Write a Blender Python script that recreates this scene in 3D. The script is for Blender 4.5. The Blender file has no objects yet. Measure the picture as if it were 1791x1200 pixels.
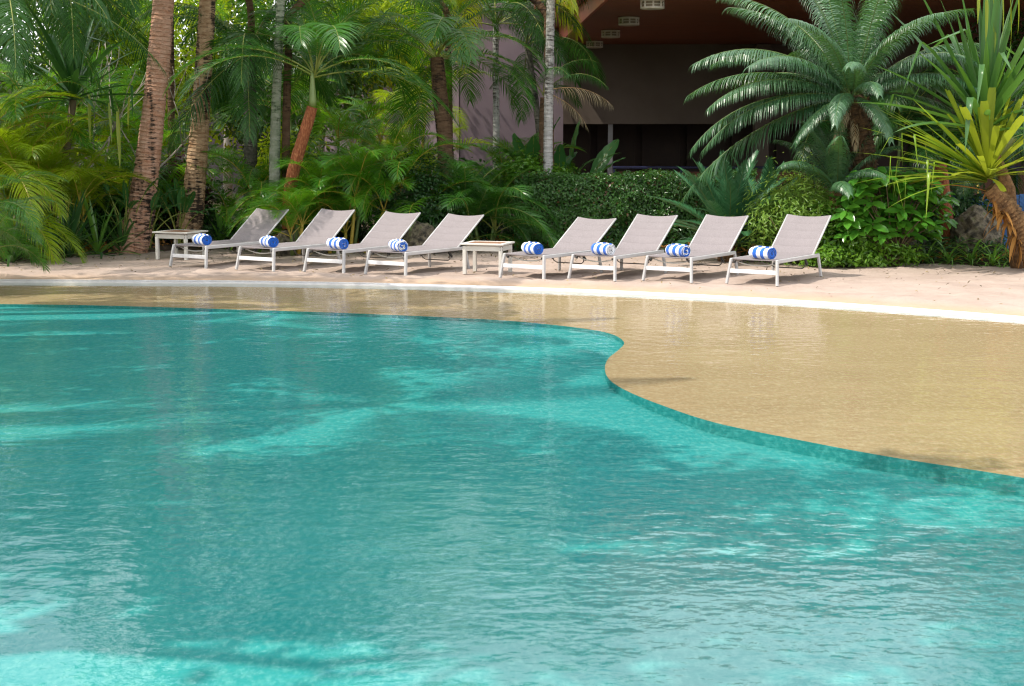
import bpy, math, random
import numpy as np
from mathutils import Vector, Matrix, noise as mnoise
from mathutils.geometry import tessellate_polygon

R = math.radians
S = bpy.context.scene
COL = S.collection

# ------------------------------------------------------------------ camera
H = 1.95
F = 2700.0                     # focal length in photograph pixels (1791 wide)
PITCH = math.atan(360.0 / F)
cam = bpy.data.cameras.new('camera')
cam_o = bpy.data.objects.new('camera', cam)
COL.objects.link(cam_o)
cam_o.location = (0, 0, H)
cam_o.rotation_euler = (R(90) - PITCH, 0, 0)
cam.sensor_width = 36
cam.lens = 36 * F / 1791.0
cam.clip_start = 0.1
cam.clip_end = 400
cam.dof.use_dof = True
cam.dof.focus_distance = 21.5
cam.dof.aperture_fstop = 8
S.camera = cam_o

# ------------------------------------------------------------------ light
SUN_EL, SUN_AZ = R(56), R(197)         # direction towards the sun, azimuth measured from +X
w = bpy.data.worlds.new('World')
S.world = w
w.use_nodes = True
wn = w.node_tree.nodes
wl = w.node_tree.links
wn.clear()
sky = wn.new('ShaderNodeTexSky')
sky.sky_type = 'NISHITA'
sky.sun_disc = False
sky.sun_elevation = SUN_EL
sky.sun_rotation = R(90) - SUN_AZ
sky.air_density = 1.0
sky.dust_density = 3.0
sky.ozone_density = 0.6
bg = wn.new('ShaderNodeBackground')
bg.inputs[1].default_value = 0.15
wo = wn.new('ShaderNodeOutputWorld')
# broken white cloud over the blue
wtc = wn.new('ShaderNodeTexCoord')
wmp = wn.new('ShaderNodeMapping'); wmp.inputs['Scale'].default_value = (1.0, 1.0, 2.4)
wno = wn.new('ShaderNodeTexNoise'); wno.inputs['Scale'].default_value = 2.6; wno.inputs['Detail'].default_value = 7; wno.inputs['Roughness'].default_value = 0.58
wrp = wn.new('ShaderNodeValToRGB'); wrp.color_ramp.elements[0].position = 0.40; wrp.color_ramp.elements[1].position = 0.52
wmx = wn.new('ShaderNodeMix'); wmx.data_type = 'RGBA'
wmx.inputs[7].default_value = (12.5, 12.7, 13, 1)
wl.new(wtc.outputs['Generated'], wmp.inputs['Vector']); wl.new(wmp.outputs[0], wno.inputs['Vector'])
wl.new(wno.outputs[0], wrp.inputs[0]); wl.new(wrp.outputs[0], wmx.inputs[0])
wl.new(sky.outputs[0], wmx.inputs[6]); wl.new(wmx.outputs[2], bg.inputs[0])
wl.new(bg.outputs[0], wo.inputs[0])
sl = bpy.data.lights.new('sun', 'SUN')
sl.energy = 4.1
sl.angle = R(0.53)
sl.color = (1.0, 0.93, 0.82)
so = bpy.data.objects.new('sun', sl)
COL.objects.link(so)
sd = Vector((math.cos(SUN_EL) * math.cos(SUN_AZ), math.cos(SUN_EL) * math.sin(SUN_AZ), math.sin(SUN_EL)))
so.rotation_euler = sd.to_track_quat('Z', 'Y').to_euler()
so.location = (-20, 0, 30)
S.view_settings.view_transform = 'Standard'
S.view_settings.look = 'None'
S.view_settings.gamma = 1
S.view_settings.use_curve_mapping = False
S.view_settings.exposure = 0.2
S.cycles.max_bounces = 7
S.cycles.transparent_max_bounces = 8
S.cycles.transmission_bounces = 4
S.cycles.caustics_reflective = False
S.cycles.caustics_refractive = False
S.cycles.sample_clamp_indirect = 4.0
S.cycles.use_denoising = True
S.cycles.denoising_prefilter = 'ACCURATE'
S.cycles.denoising_quality = 'HIGH'
S.cycles.filter_width = 1.2

# ------------------------------------------------------------------ pixel helpers (photo px -> place)
def ray(px, py):
    x = (px - 895.5) / F
    y = (600 - py) / F
    return Vector((x, math.cos(PITCH) + y * math.sin(PITCH), -math.sin(PITCH) + y * math.cos(PITCH)))
def at(px, py, Y):
    d = ray(px, py)
    return Vector((0, 0, H)) + d * (Y / d.y)
def gnd(px, py, z=0.0):
    d = ray(px, py)
    return Vector((0, 0, H)) + d * ((z - H) / d.z)
def gx(px, Y, z=0.0):
    """ground point under picture column px at distance Y"""
    k = (px - 895.5) / F
    return Vector((k * Y, Y, z))

# ------------------------------------------------------------------ materials
def new_mat(name):
    m = bpy.data.materials.new(name)
    m.use_nodes = True
    nt = m.node_tree
    nt.nodes.clear()
    out = nt.nodes.new('ShaderNodeOutputMaterial')
    return m, nt, out
def N(nt, t, **kw):
    n = nt.nodes.new(t)
    for k, v in kw.items():
        setattr(n, k, v)
    return n
def tex_noise(nt, vec, scale, detail=3, rough=0.55):
    n = N(nt, 'ShaderNodeTexNoise')
    n.inputs['Scale'].default_value = scale
    n.inputs['Detail'].default_value = detail
    n.inputs['Roughness'].default_value = rough
    if vec is not None:
        nt.links.new(vec, n.inputs['Vector'])
    return n
def ramp(nt, fac, stops):
    r = N(nt, 'ShaderNodeValToRGB')
    e = r.color_ramp.elements
    e[0].position, e[0].color = stops[0][0], (*stops[0][1], 1)
    e[1].position, e[1].color = stops[-1][0], (*stops[-1][1], 1)
    for p, c in stops[1:-1]:
        q = e.new(p)
        q.color = (*c, 1)
    nt.links.new(fac, r.inputs[0])
    return r
def mapping(nt, src, scale=(1, 1, 1)):
    m = N(nt, 'ShaderNodeMapping')
    m.inputs['Scale'].default_value = scale
    nt.links.new(src, m.inputs['Vector'])
    return m.outputs[0]
def coords(nt, which='Object'):
    return N(nt, 'ShaderNodeTexCoord').outputs[which]
def world_pos(nt):
    return N(nt, 'ShaderNodeNewGeometry').outputs['Position']

def surf(name, stops, scale=4, rough=0.7, bump=0.0, bscale=None, stretch=(1, 1, 1), metal=0.0, spec=0.5, world=False, detail=5):
    m, nt, out = new_mat(name)
    p = N(nt, 'ShaderNodeBsdfPrincipled')
    p.inputs['Roughness'].default_value = rough
    p.inputs['Metallic'].default_value = metal
    p.inputs['Specular IOR Level'].default_value = spec
    src = world_pos(nt) if world else coords(nt)
    v = mapping(nt, src, stretch)
    n = tex_noise(nt, v, scale, detail, 0.6)
    r = ramp(nt, n.outputs[0], stops)
    nt.links.new(r.outputs[0], p.inputs['Base Color'])
    if bump:
        n2 = tex_noise(nt, v, bscale or scale * 3, 6, 0.65)
        b = N(nt, 'ShaderNodeBump')
        b.inputs['Strength'].default_value = bump
        b.inputs['Distance'].default_value = 0.02
        nt.links.new(n2.outputs[0], b.inputs['Height'])
        nt.links.new(b.outputs[0], p.inputs['Normal'])
    nt.links.new(p.outputs[0], out.inputs[0])
    return m

def leaf_mat(name, c0, c1, trans, rough=0.38, tfac=0.35, spec=0.5, odd=None, oddp=0.94):
    """leaf: glossy face, light glows through; colour differs leaf by leaf and plant by plant"""
    if rough < 0.6:
        c0 = tuple(1.12 * q for q in c0); c1 = tuple(1.12 * q for q in c1)
    m, nt, out = new_mat(name)
    g = N(nt, 'ShaderNodeNewGeometry')
    oi = N(nt, 'ShaderNodeObjectInfo')
    a = N(nt, 'ShaderNodeMath', operation='MULTIPLY')
    a.inputs[1].default_value = 0.55
    nt.links.new(g.outputs['Random Per Island'], a.inputs[0])
    b = N(nt, 'ShaderNodeMath', operation='MULTIPLY_ADD')
    b.inputs[1].default_value = 0.45
    nt.links.new(oi.outputs['Random'], b.inputs[0])
    nt.links.new(a.outputs[0], b.inputs[2])
    r = ramp(nt, b.outputs[0], [(0.0, c0), (1.0, c1)])
    col = r.outputs[0]
    if odd:
        gt = N(nt, 'ShaderNodeMath', operation='GREATER_THAN')
        gt.inputs[1].default_value = oddp
        nt.links.new(g.outputs['Random Per Island'], gt.inputs[0])
        mx = N(nt, 'ShaderNodeMix', data_type='RGBA')
        nt.links.new(gt.outputs[0], mx.inputs[0])
        nt.links.new(col, mx.inputs[6])
        mx.inputs[7].default_value = (*odd, 1)
        col = mx.outputs[2]
    p = N(nt, 'ShaderNodeBsdfPrincipled')
    p.inputs['Roughness'].default_value = rough
    p.inputs['Specular IOR Level'].default_value = spec
    nt.links.new(col, p.inputs['Base Color'])
    t = N(nt, 'ShaderNodeBsdfTranslucent')
    mt = N(nt, 'ShaderNodeMix', data_type='RGBA')
    mt.inputs[0].default_value = 0.65
    nt.links.new(col, mt.inputs[6])
    mt.inputs[7].default_value = (*trans, 1)
    nt.links.new(mt.outputs[2], t.inputs[0])
    s = N(nt, 'ShaderNodeMixShader')
    s.inputs[0].default_value = tfac
    nt.links.new(p.outputs[0], s.inputs[1])
    nt.links.new(t.outputs[0], s.inputs[2])
    nt.links.new(s.outputs[0], out.inputs[0])
    return m

M = {}
M['palm'] = leaf_mat('palm_leaf', (0.016, 0.075, 0.010), (0.042, 0.15, 0.016), (0.13, 0.38, 0.012), rough=0.32, spec=0.5)
M['sunfrond'] = leaf_mat('sunlit_frond_leaf', (0.22, 0.30, 0.015), (0.40, 0.42, 0.02), (0.7, 0.72, 0.02), rough=0.38, tfac=0.5)  # sunlit look put into the colour, brighter and yellower than other fronds
M['cane'] = leaf_mat('cane_leaf', (0.022, 0.12, 0.008), (0.075, 0.22, 0.012), (0.26, 0.54, 0.012), rough=0.34, tfac=0.42, spec=0.5)
M['golden'] = leaf_mat('golden_leaf', (0.085, 0.18, 0.006), (0.25, 0.34, 0.010), (0.48, 0.66, 0.012), rough=0.34, tfac=0.45, spec=0.5)
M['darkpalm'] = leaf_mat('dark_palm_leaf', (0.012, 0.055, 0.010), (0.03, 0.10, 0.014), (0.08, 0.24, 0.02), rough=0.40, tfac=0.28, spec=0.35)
M['cycad'] = leaf_mat('cycad_leaf', (0.03, 0.095, 0.042), (0.065, 0.16, 0.065), (0.18, 0.38, 0.03), rough=0.38, tfac=0.22, spec=0.85)
M['sago'] = leaf_mat('sago_leaf', (0.03, 0.12, 0.05), (0.055, 0.17, 0.07), (0.08, 0.22, 0.05), rough=0.35, tfac=0.2)
M['strap'] = leaf_mat('strap_leaf', (0.03, 0.095, 0.025), (0.07, 0.17, 0.045), (0.18, 0.38, 0.04), rough=0.3, tfac=0.3)
M['darkstrap'] = leaf_mat('dark_strap_leaf', (0.012, 0.055, 0.014), (0.03, 0.10, 0.025), (0.1, 0.25, 0.03), rough=0.32, tfac=0.28)
M['brightstrap'] = leaf_mat('bright_strap_leaf', (0.06, 0.17, 0.03), (0.13, 0.28, 0.04), (0.3, 0.55, 0.04), rough=0.3, tfac=0.35)
M['yellowstrap'] = leaf_mat('yellow_strap_leaf', (0.12, 0.20, 0.02), (0.27, 0.31, 0.02), (0.5, 0.58, 0.03), rough=0.42, tfac=0.4)
M['limestrap'] = leaf_mat('lime_strap_leaf', (0.10, 0.22, 0.02), (0.22, 0.33, 0.03), (0.45, 0.6, 0.03), rough=0.32, tfac=0.35)
M['hedge'] = leaf_mat('hedge_leaf', (0.022, 0.08, 0.014), (0.07, 0.17, 0.03), (0.16, 0.34, 0.03), rough=0.3, tfac=0.25, odd=(0.10, 0.055, 0.02), oddp=0.97)
M['shrub'] = leaf_mat('shrub_leaf', (0.05, 0.15, 0.015), (0.15, 0.30, 0.03), (0.36, 0.6, 0.03), rough=0.28, tfac=0.38)
M['darkshrub'] = leaf_mat('dark_shrub_leaf', (0.012, 0.045, 0.014), (0.035, 0.10, 0.02), (0.1, 0.22, 0.03), rough=0.35, tfac=0.28)
M['lime'] = leaf_mat('sunlit_lime_leaf', (0.20, 0.36, 0.015), (0.40, 0.50, 0.02), (0.75, 0.85, 0.03), rough=0.4, tfac=0.5, odd=(0.45, 0.35, 0.02), oddp=0.95)  # sunlight on the far trees is put into this bright leaf colour
M['willow'] = leaf_mat('willow_leaf', (0.13, 0.26, 0.04), (0.28, 0.42, 0.08), (0.5, 0.65, 0.08), rough=0.35, tfac=0.42)
M['broad'] = leaf_mat('broad_leaf', (0.03, 0.14, 0.022), (0.10, 0.30, 0.03), (0.35, 0.65, 0.02), rough=0.2, tfac=0.3, spec=0.8, odd=(0.5, 0.36, 0.02), oddp=0.97)
M['banana'] = leaf_mat('banana_leaf', (0.025, 0.10, 0.028), (0.055, 0.17, 0.045), (0.1, 0.3, 0.03), rough=0.3, tfac=0.3)
M['dead'] = leaf_mat('dead_leaf', (0.26, 0.19, 0.10), (0.48, 0.40, 0.26), (0.5, 0.4, 0.2), rough=0.8, tfac=0.25, spec=0.2)
M['orange_dead'] = leaf_mat('orange_dead_leaf', (0.30, 0.13, 0.03), (0.48, 0.25, 0.07), (0.5, 0.25, 0.05), rough=0.7, tfac=0.25, spec=0.2)
M['burgundy'] = leaf_mat('burgundy_leaf', (0.03, 0.01, 0.015), (0.09, 0.02, 0.03), (0.2, 0.03, 0.05), rough=0.3, tfac=0.25)
M['canopy'] = leaf_mat('canopy_leaf', (0.02, 0.07, 0.010), (0.06, 0.14, 0.016), (0.22, 0.38, 0.02), rough=0.4, tfac=0.35)
M['rachis'] = surf('rachis_green', [(0.3, (0.16, 0.22, 0.04)), (0.7, (0.26, 0.27, 0.05))], 3, 0.5)
M['rachis_dark'] = surf('rachis_dark_green', [(0.3, (0.07, 0.13, 0.03)), (0.7, (0.12, 0.17, 0.04))], 3, 0.5)
M['rachis_gold'] = surf('rachis_gold', [(0.3, (0.34, 0.30, 0.04)), (0.7, (0.42, 0.28, 0.04))], 3, 0.5)
M['dead_rachis'] = surf('dead_rachis', [(0.3, (0.30, 0.17, 0.07)), (0.7, (0.42, 0.28, 0.13))], 3, 0.8)
M['shaft'] = surf('crownshaft_green', [(0.3, (0.14, 0.22, 0.06)), (0.7, (0.24, 0.30, 0.10))], 2, 0.35)

def trunk_mat(name, base, dark, band, streak=0.5, bandscale=7.0, side=None):
    m, nt, out = new_mat(name)
    p = N(nt, 'ShaderNodeBsdfPrincipled')
    p.inputs['Roughness'].default_value = 0.85
    p.inputs['Specular IOR Level'].default_value = 0.25
    o = coords(nt)
    n1 = tex_noise(nt, mapping(nt, o, (3, 3, bandscale)), 2.0, 5, 0.6)
    r1 = ramp(nt, n1.outputs[0], [(0.3, base), (0.5, tuple(0.5 * (a + b) for a, b in zip(base, band))), (0.68, band)])
    n2 = tex_noise(nt, mapping(nt, o, (3.2, 3.2, 15)), 1.6, 6, 0.72)
    n3 = tex_noise(nt, mapping(nt, o, (3.2, 3.2, 0.5)), 1.4, 3, 0.6)
    mu = N(nt, 'ShaderNodeMath', operation='MULTIPLY')
    nt.links.new(n2.outputs[0], mu.inputs[0])
    nt.links.new(n3.outputs[0], mu.inputs[1])
    rr = ramp(nt, mu.outputs[0], [(0.29 - 0.05 * streak, (0, 0, 0)), (0.36 - 0.05 * streak, (1, 1, 1))])
    mx = N(nt, 'ShaderNodeMix', data_type='RGBA')
    nt.links.new(rr.outputs[0], mx.inputs[0])
    nt.links.new(r1.outputs[0], mx.inputs[6])
    mx.inputs[7].default_value = (*dark, 1)
    nt.links.new(mx.outputs[2], p.inputs['Base Color'])
    n4 = tex_noise(nt, mapping(nt, o, (8, 8, 60)), 1.0, 4, 0.6)
    b = N(nt, 'ShaderNodeBump')
    b.inputs['Strength'].default_value = 0.9
    b.inputs['Distance'].default_value = 0.03
    nt.links.new(n4.outputs[0], b.inputs['Height'])
    nt.links.new(b.outputs[0], p.inputs['Normal'])
    nt.links.new(p.outputs[0], out.inputs[0])
    return m
M['coco_a'] = trunk_mat('coconut_bark_pink', (0.58, 0.37, 0.27), (0.035, 0.028, 0.022), (0.44, 0.22, 0.13), 0.45)
M['coco_b'] = trunk_mat('coconut_bark_tan', (0.60, 0.42, 0.26), (0.04, 0.028, 0.02), (0.28, 0.16, 0.08), 1.0)
M['pale_bark'] = trunk_mat('pale_palm_bark', (0.40, 0.40, 0.33), (0.08, 0.11, 0.06), (0.20, 0.25, 0.15), 0.7, 5)
M['white_bark'] = trunk_mat('white_palm_bark', (0.52, 0.50, 0.48), (0.10, 0.09, 0.08), (0.36, 0.35, 0.34), 0.7, 9)
M['dark_bark'] = trunk_mat('dark_palm_bark', (0.13, 0.12, 0.10), (0.03, 0.03, 0.025), (0.08, 0.08, 0.06), 0.3)
M['brown_bark'] = trunk_mat('brown_palm_bark', (0.20, 0.12, 0.07), (0.04, 0.025, 0.018), (0.12, 0.07, 0.04), 0.6)
M['orange_bark'] = surf('orange_wood', [(0.3, (0.17, 0.045, 0.016)), (0.5, (0.32, 0.09, 0.03)), (0.7, (0.55, 0.24, 0.10))], 11, 0.75, 1.0, 30, (4, 4, 1.6))
M['shaggy'] = surf('shaggy_fibre', [(0.3, (0.07, 0.035, 0.015)), (0.7, (0.34, 0.19, 0.08))], 12, 0.95, 0.8, 40)
M['darkshaggy'] = surf('dark_shaggy_fibre', [(0.3, (0.03, 0.018, 0.01)), (0.7, (0.16, 0.09, 0.04))], 12, 0.95, 0.8, 40)
M['branch'] = surf('pale_branch', [(0.3, (0.30, 0.26, 0.21)), (0.7, (0.48, 0.44, 0.38))], 8, 0.8, 0.3)
M['stem'] = surf('stem_brown', [(0.3, (0.07, 0.05, 0.025)), (0.7, (0.14, 0.11, 0.05))], 8, 0.8)
M['alu'] = surf('painted_aluminium', [(0.3, (0.46, 0.455, 0.455)), (0.7, (0.52, 0.515, 0.51))], 6, 0.35, metal=0.0, spec=0.6)
M['black'] = surf('black_plastic', [(0.3, (0.015, 0.015, 0.016)), (0.7, (0.03, 0.03, 0.03))], 6, 0.5)
M['bracket'] = surf('grey_steel_tube', [(0.3, (0.12, 0.12, 0.12)), (0.7, (0.2, 0.19, 0.18))], 6, 0.4, metal=0.3)
M['table_white'] = surf('table_paint', [(0.3, (0.58, 0.57, 0.52)), (0.7, (0.68, 0.66, 0.61))], 5, 0.5)
M['table_wood'] = surf('table_slat_wood', [(0.3, (0.17, 0.075, 0.04)), (0.7, (0.30, 0.15, 0.08))], 5, 0.6, 0.3, 30, (1, 8, 1))
M['mauve'] = surf('mauve_render', [(0.3, (0.165, 0.125, 0.145)), (0.7, (0.21, 0.16, 0.185))], 1.2, 0.9, 0.15, 60, world=True)
M['bulkhead'] = surf('brown_render', [(0.3, (0.13, 0.10, 0.08)), (0.7, (0.16, 0.125, 0.10))], 1.0, 0.9, 0.1, 60, world=True)
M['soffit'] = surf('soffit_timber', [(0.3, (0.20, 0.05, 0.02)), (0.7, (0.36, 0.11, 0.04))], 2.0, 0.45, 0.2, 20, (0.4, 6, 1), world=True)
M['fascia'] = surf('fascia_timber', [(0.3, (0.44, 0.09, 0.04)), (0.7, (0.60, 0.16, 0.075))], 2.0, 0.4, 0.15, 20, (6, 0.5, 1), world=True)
M['rooftile'] = surf('terracotta_roof', [(0.3, (0.52, 0.20, 0.11)), (0.7, (0.66, 0.30, 0.18))], 3, 0.8, 0.3, 12, world=True)
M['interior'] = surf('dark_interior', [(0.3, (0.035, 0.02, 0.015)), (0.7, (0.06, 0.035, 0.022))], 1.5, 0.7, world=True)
M['rail_brown'] = surf('brown_screen', [(0.3, (0.14, 0.05, 0.025)), (0.7, (0.2, 0.08, 0.04))], 2, 0.6)
M['bluepaint'] = surf('blue_paint', [(0.3, (0.02, 0.09, 0.26)), (0.7, (0.04, 0.14, 0.38))], 6, 0.6, 0.2, 30, (1, 1, 0.3), world=True)
M['navy'] = surf('navy_rail_paint', [(0.3, (0.008, 0.01, 0.045)), (0.7, (0.014, 0.018, 0.07))], 6, 0.4)
M['greypost'] = surf('grey_post', [(0.3, (0.3, 0.29, 0.3)), (0.7, (0.36, 0.35, 0.36))], 6, 0.6)
M['lampwhite'] = surf('lamp_housing', [(0.3, (0.62, 0.56, 0.46)), (0.7, (0.68, 0.62, 0.52))], 6, 0.4)
M['lampdark'] = surf('lamp_louvre', [(0.3, (0.25, 0.2, 0.13)), (0.7, (0.32, 0.26, 0.18))], 6, 0.5)
M['coping'] = surf('white_coping', [(0.3, (0.70, 0.70, 0.72)), (0.7, (0.80, 0.80, 0.81))], 9, 0.5, 0.3, 60, world=True)
M['rock'] = surf('lichen_rock', [(0.35, (0.03, 0.027, 0.02)), (0.47, (0.10, 0.085, 0.06)), (0.58, (0.20, 0.17, 0.12)), (0.66, (0.12, 0.14, 0.05))], 9, 0.95, 1.0, 34, world=True)
M['deck'] = surf('pool_deck', [(0.3, (0.33, 0.29, 0.25)), (0.7, (0.42, 0.37, 0.32))], 4, 0.85, 0.3, 60, world=True)

# sand: fine grain, damp edge, dark specks
def sand_mat():
    m, nt, out = new_mat('beach_sand')
    p = N(nt, 'ShaderNodeBsdfPrincipled')
    p.inputs['Roughness'].default_value = 0.95
    p.inputs['Specular IOR Level'].default_value = 0.15
    pos = world_pos(nt)
    n1 = tex_noise(nt, pos, 1.6, 5, 0.6)
    r = ramp(nt, n1.outputs[0], [(0.3, (0.36, 0.28, 0.235)), (0.7, (0.47, 0.375, 0.32))])
    n2 = tex_noise(nt, pos, 22, 3, 0.7)
    rs = ramp(nt, n2.outputs[0], [(0.69, (0, 0, 0)), (0.76, (1, 1, 1))])
    mx = N(nt, 'ShaderNodeMix', data_type='RGBA')
    nt.links.new(rs.outputs[0], mx.inputs[0])
    nt.links.new(r.outputs[0], mx.inputs[6])
    mx.inputs[7].default_value = (0.20, 0.13, 0.09, 1)
    at_ = N(nt, 'ShaderNodeAttribute')
    at_.attribute_name = 'damp'
    mx2 = N(nt, 'ShaderNodeMix', data_type='RGBA')
    nt.links.new(at_.outputs['Fac'], mx2.inputs[0])
    nt.links.new(mx.outputs[2], mx2.inputs[6])
    mx2.inputs[7].default_value = (0.52, 0.35, 0.22, 1)
    nt.links.new(mx2.outputs[2], p.inputs['Base Color'])
    b = N(nt, 'ShaderNodeBump')
    b.inputs['Strength'].default_value = 0.7
    b.inputs['Distance'].default_value = 0.06
    nb = tex_noise(nt, pos, 5, 8, 0.74)
    nt.links.new(nb.outputs[0], b.inputs['Height'])
    nt.links.new(b.outputs[0], p.inputs['Normal'])
    nt.links.new(p.outputs[0], out.inputs[0])
    return m
M['sand'] = sand_mat()
M['soil'] = surf('leafy_soil', [(0.3, (0.03, 0.02, 0.012)), (0.55, (0.075, 0.05, 0.03)), (0.75, (0.15, 0.10, 0.06))], 9, 0.95, 1.0, 20, world=True)

def floor_mat(name, c0, c1, sparkle, sscale=60, bump=0.25):
    m, nt, out = new_mat(name)
    p = N(nt, 'ShaderNodeBsdfPrincipled')
    p.inputs['Roughness'].default_value = 0.8
    p.inputs['Specular IOR Level'].default_value = 0.0
    pos = world_pos(nt)
    n1 = tex_noise(nt, mapping(nt, pos, (0.6, 1, 1)), 0.8, 4, 0.55)
    r = ramp(nt, n1.outputs[0], [(0.3, c0), (0.7, c1)])
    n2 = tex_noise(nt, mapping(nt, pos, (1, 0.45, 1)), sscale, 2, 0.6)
    rs = ramp(nt, n2.outputs[0], [(0.45, (0, 0, 0)), (0.75, (1, 1, 1))])  # pale speckle in the colour stands in for sparkle of sunlight underwater
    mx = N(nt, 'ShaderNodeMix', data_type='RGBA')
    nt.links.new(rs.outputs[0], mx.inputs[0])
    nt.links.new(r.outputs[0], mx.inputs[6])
    mx.inputs[7].default_value = (*sparkle, 1)
    nt.links.new(mx.outputs[2], p.inputs['Base Color'])
    nt.links.new(p.outputs[0], out.inputs[0])
    return m
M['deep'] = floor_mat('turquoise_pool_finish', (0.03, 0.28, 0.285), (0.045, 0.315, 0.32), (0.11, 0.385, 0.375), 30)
M['ledge'] = floor_mat('tan_sparkle_finish', (0.37, 0.24, 0.135), (0.44, 0.295, 0.17), (0.50, 0.36, 0.225), 34)
M['stepface'] = floor_mat('teal_step_tile', (0.02, 0.24, 0.25), (0.03, 0.33, 0.33), (0.10, 0.45, 0.44), 30)

def water_mat():
    m, nt, out = new_mat('pool_water')
    pos = world_pos(nt)
    a = tex_noise(nt, mapping(nt, pos, (1.0, 1.25, 1)), 4.6, 2, 0.5)
    b_ = tex_noise(nt, mapping(nt, pos, (1.0, 1.2, 1)), 17.0, 2, 0.5)
    c_ = tex_noise(nt, mapping(nt, pos, (1.0, 1.6, 1)), 1.1, 2, 0.5)
    s1 = N(nt, 'ShaderNodeMath', operation='MULTIPLY_ADD')
    s1.inputs[1].default_value = 0.22
    nt.links.new(b_.outputs[0], s1.inputs[0])
    nt.links.new(a.outputs[0], s1.inputs[2])
    s2 = N(nt, 'ShaderNodeMath', operation='MULTIPLY_ADD')
    s2.inputs[1].default_value = 0.9
    nt.links.new(c_.outputs[0], s2.inputs[0])
    nt.links.new(s1.outputs[0], s2.inputs[2])
    bp = N(nt, 'ShaderNodeBump')
    bp.inputs['Strength'].default_value = 1.0
    bp.inputs['Distance'].default_value = 0.0070
    nt.links.new(s2.outputs[0], bp.inputs['Height'])
    fr = N(nt, 'ShaderNodeFresnel')
    fr.inputs['IOR'].default_value = 1.33
    nt.links.new(bp.outputs[0], fr.inputs['Normal'])
    gl = N(nt, 'ShaderNodeBsdfGlossy')
    gl.inputs['Roughness'].default_value = 0.015
    nt.links.new(bp.outputs[0], gl.inputs['Normal'])
    tr = N(nt, 'ShaderNodeBsdfTransparent')
    tr.inputs[0].default_value = (0.93, 1.0, 0.98, 1)
    mx = N(nt, 'ShaderNodeMixShader')
    mn = N(nt, 'ShaderNodeMath', operation='MINIMUM')
    mn.inputs[1].default_value = 0.37
    nt.links.new(fr.outputs[0], mn.inputs[0])
    nt.links.new(mn.outputs[0], mx.inputs[0])
    nt.links.new(tr.outputs[0], mx.inputs[1])
    nt.links.new(gl.outputs[0], mx.inputs[2])
    nt.links.new(mx.outputs[0], out.inputs[0])
    return m
M['water'] = water_mat()

def sling_mat():
    m, nt, out = new_mat('taupe_sling_fabric')
    p = N(nt, 'ShaderNodeBsdfPrincipled')
    p.inputs['Roughness'].default_value = 0.8
    p.inputs['Specular IOR Level'].default_value = 0.25
    o = coords(nt)
    n = tex_noise(nt, mapping(nt, o, (1, 0.25, 1)), 160, 2, 0.6)
    r = ramp(nt, n.outputs[0], [(0.35, (0.21, 0.185, 0.19)), (0.65, (0.285, 0.255, 0.262))])
    n2 = tex_noise(nt, o, 3, 4, 0.6)
    r2 = ramp(nt, n2.outputs[0], [(0.3, (0.92, 0.92, 0.92)), (0.7, (1, 1, 1))])
    mx = N(nt, 'ShaderNodeMix', data_type='RGBA', blend_type='MULTIPLY')
    mx.inputs[0].default_value = 1
    nt.links.new(r.outputs[0], mx.inputs[6])
    nt.links.new(r2.outputs[0], mx.inputs[7])
    nt.links.new(mx.outputs[2], p.inputs['Base Color'])
    nt.links.new(p.outputs[0], out.inputs[0])
    return m
M['sling'] = sling_mat()

def towel_mat(name, phase, endblue):
    """stripes run round the roll; object X is the roll's axis"""
    m, nt, out = new_mat(name)
    p = N(nt, 'ShaderNodeBsdfPrincipled')
    p.inputs['Roughness'].default_value = 1.0
    p.inputs['Specular IOR Level'].default_value = 0.05
    p.inputs['Sheen Weight'].default_value = 0.4
    o = coords(nt)
    sx = N(nt, 'ShaderNodeSeparateXYZ')
    nt.links.new(o, sx.inputs[0])
    nn = tex_noise(nt, o, 14, 2)
    jig = N(nt, 'ShaderNodeMath', operation='MULTIPLY_ADD')
    jig.inputs[1].default_value = 0.012
    nt.links.new(nn.outputs[0], jig.inputs[0])
    nt.links.new(sx.outputs[0], jig.inputs[2])
    mul = N(nt, 'ShaderNodeMath', operation='MULTIPLY_ADD')
    mul.inputs[1].default_value = 2 * math.pi / 0.135
    mul.inputs[2].default_value = phase
    nt.links.new(jig.outputs[0], mul.inputs[0])
    sn = N(nt, 'ShaderNodeMath', operation='SINE')
    nt.links.new(mul.outputs[0], sn.inputs[0])
    r = ramp(nt, sn.outputs[0], [(0.0, (0.82, 0.84, 0.88)), (0.06, (0.012, 0.13, 0.62))])
    nt.links.new(r.outputs[0], p.inputs['Base Color'])
    b = N(nt, 'ShaderNodeBump')
    b.inputs['Strength'].default_value = 0.6
    b.inputs['Distance'].default_value = 0.006
    nb = tex_noise(nt, o, 160, 2)
    nt.links.new(nb.outputs[0], b.inputs['Height'])
    nt.links.new(b.outputs[0], p.inputs['Normal'])
    nt.links.new(p.outputs[0], out.inputs[0])
    return m

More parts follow.
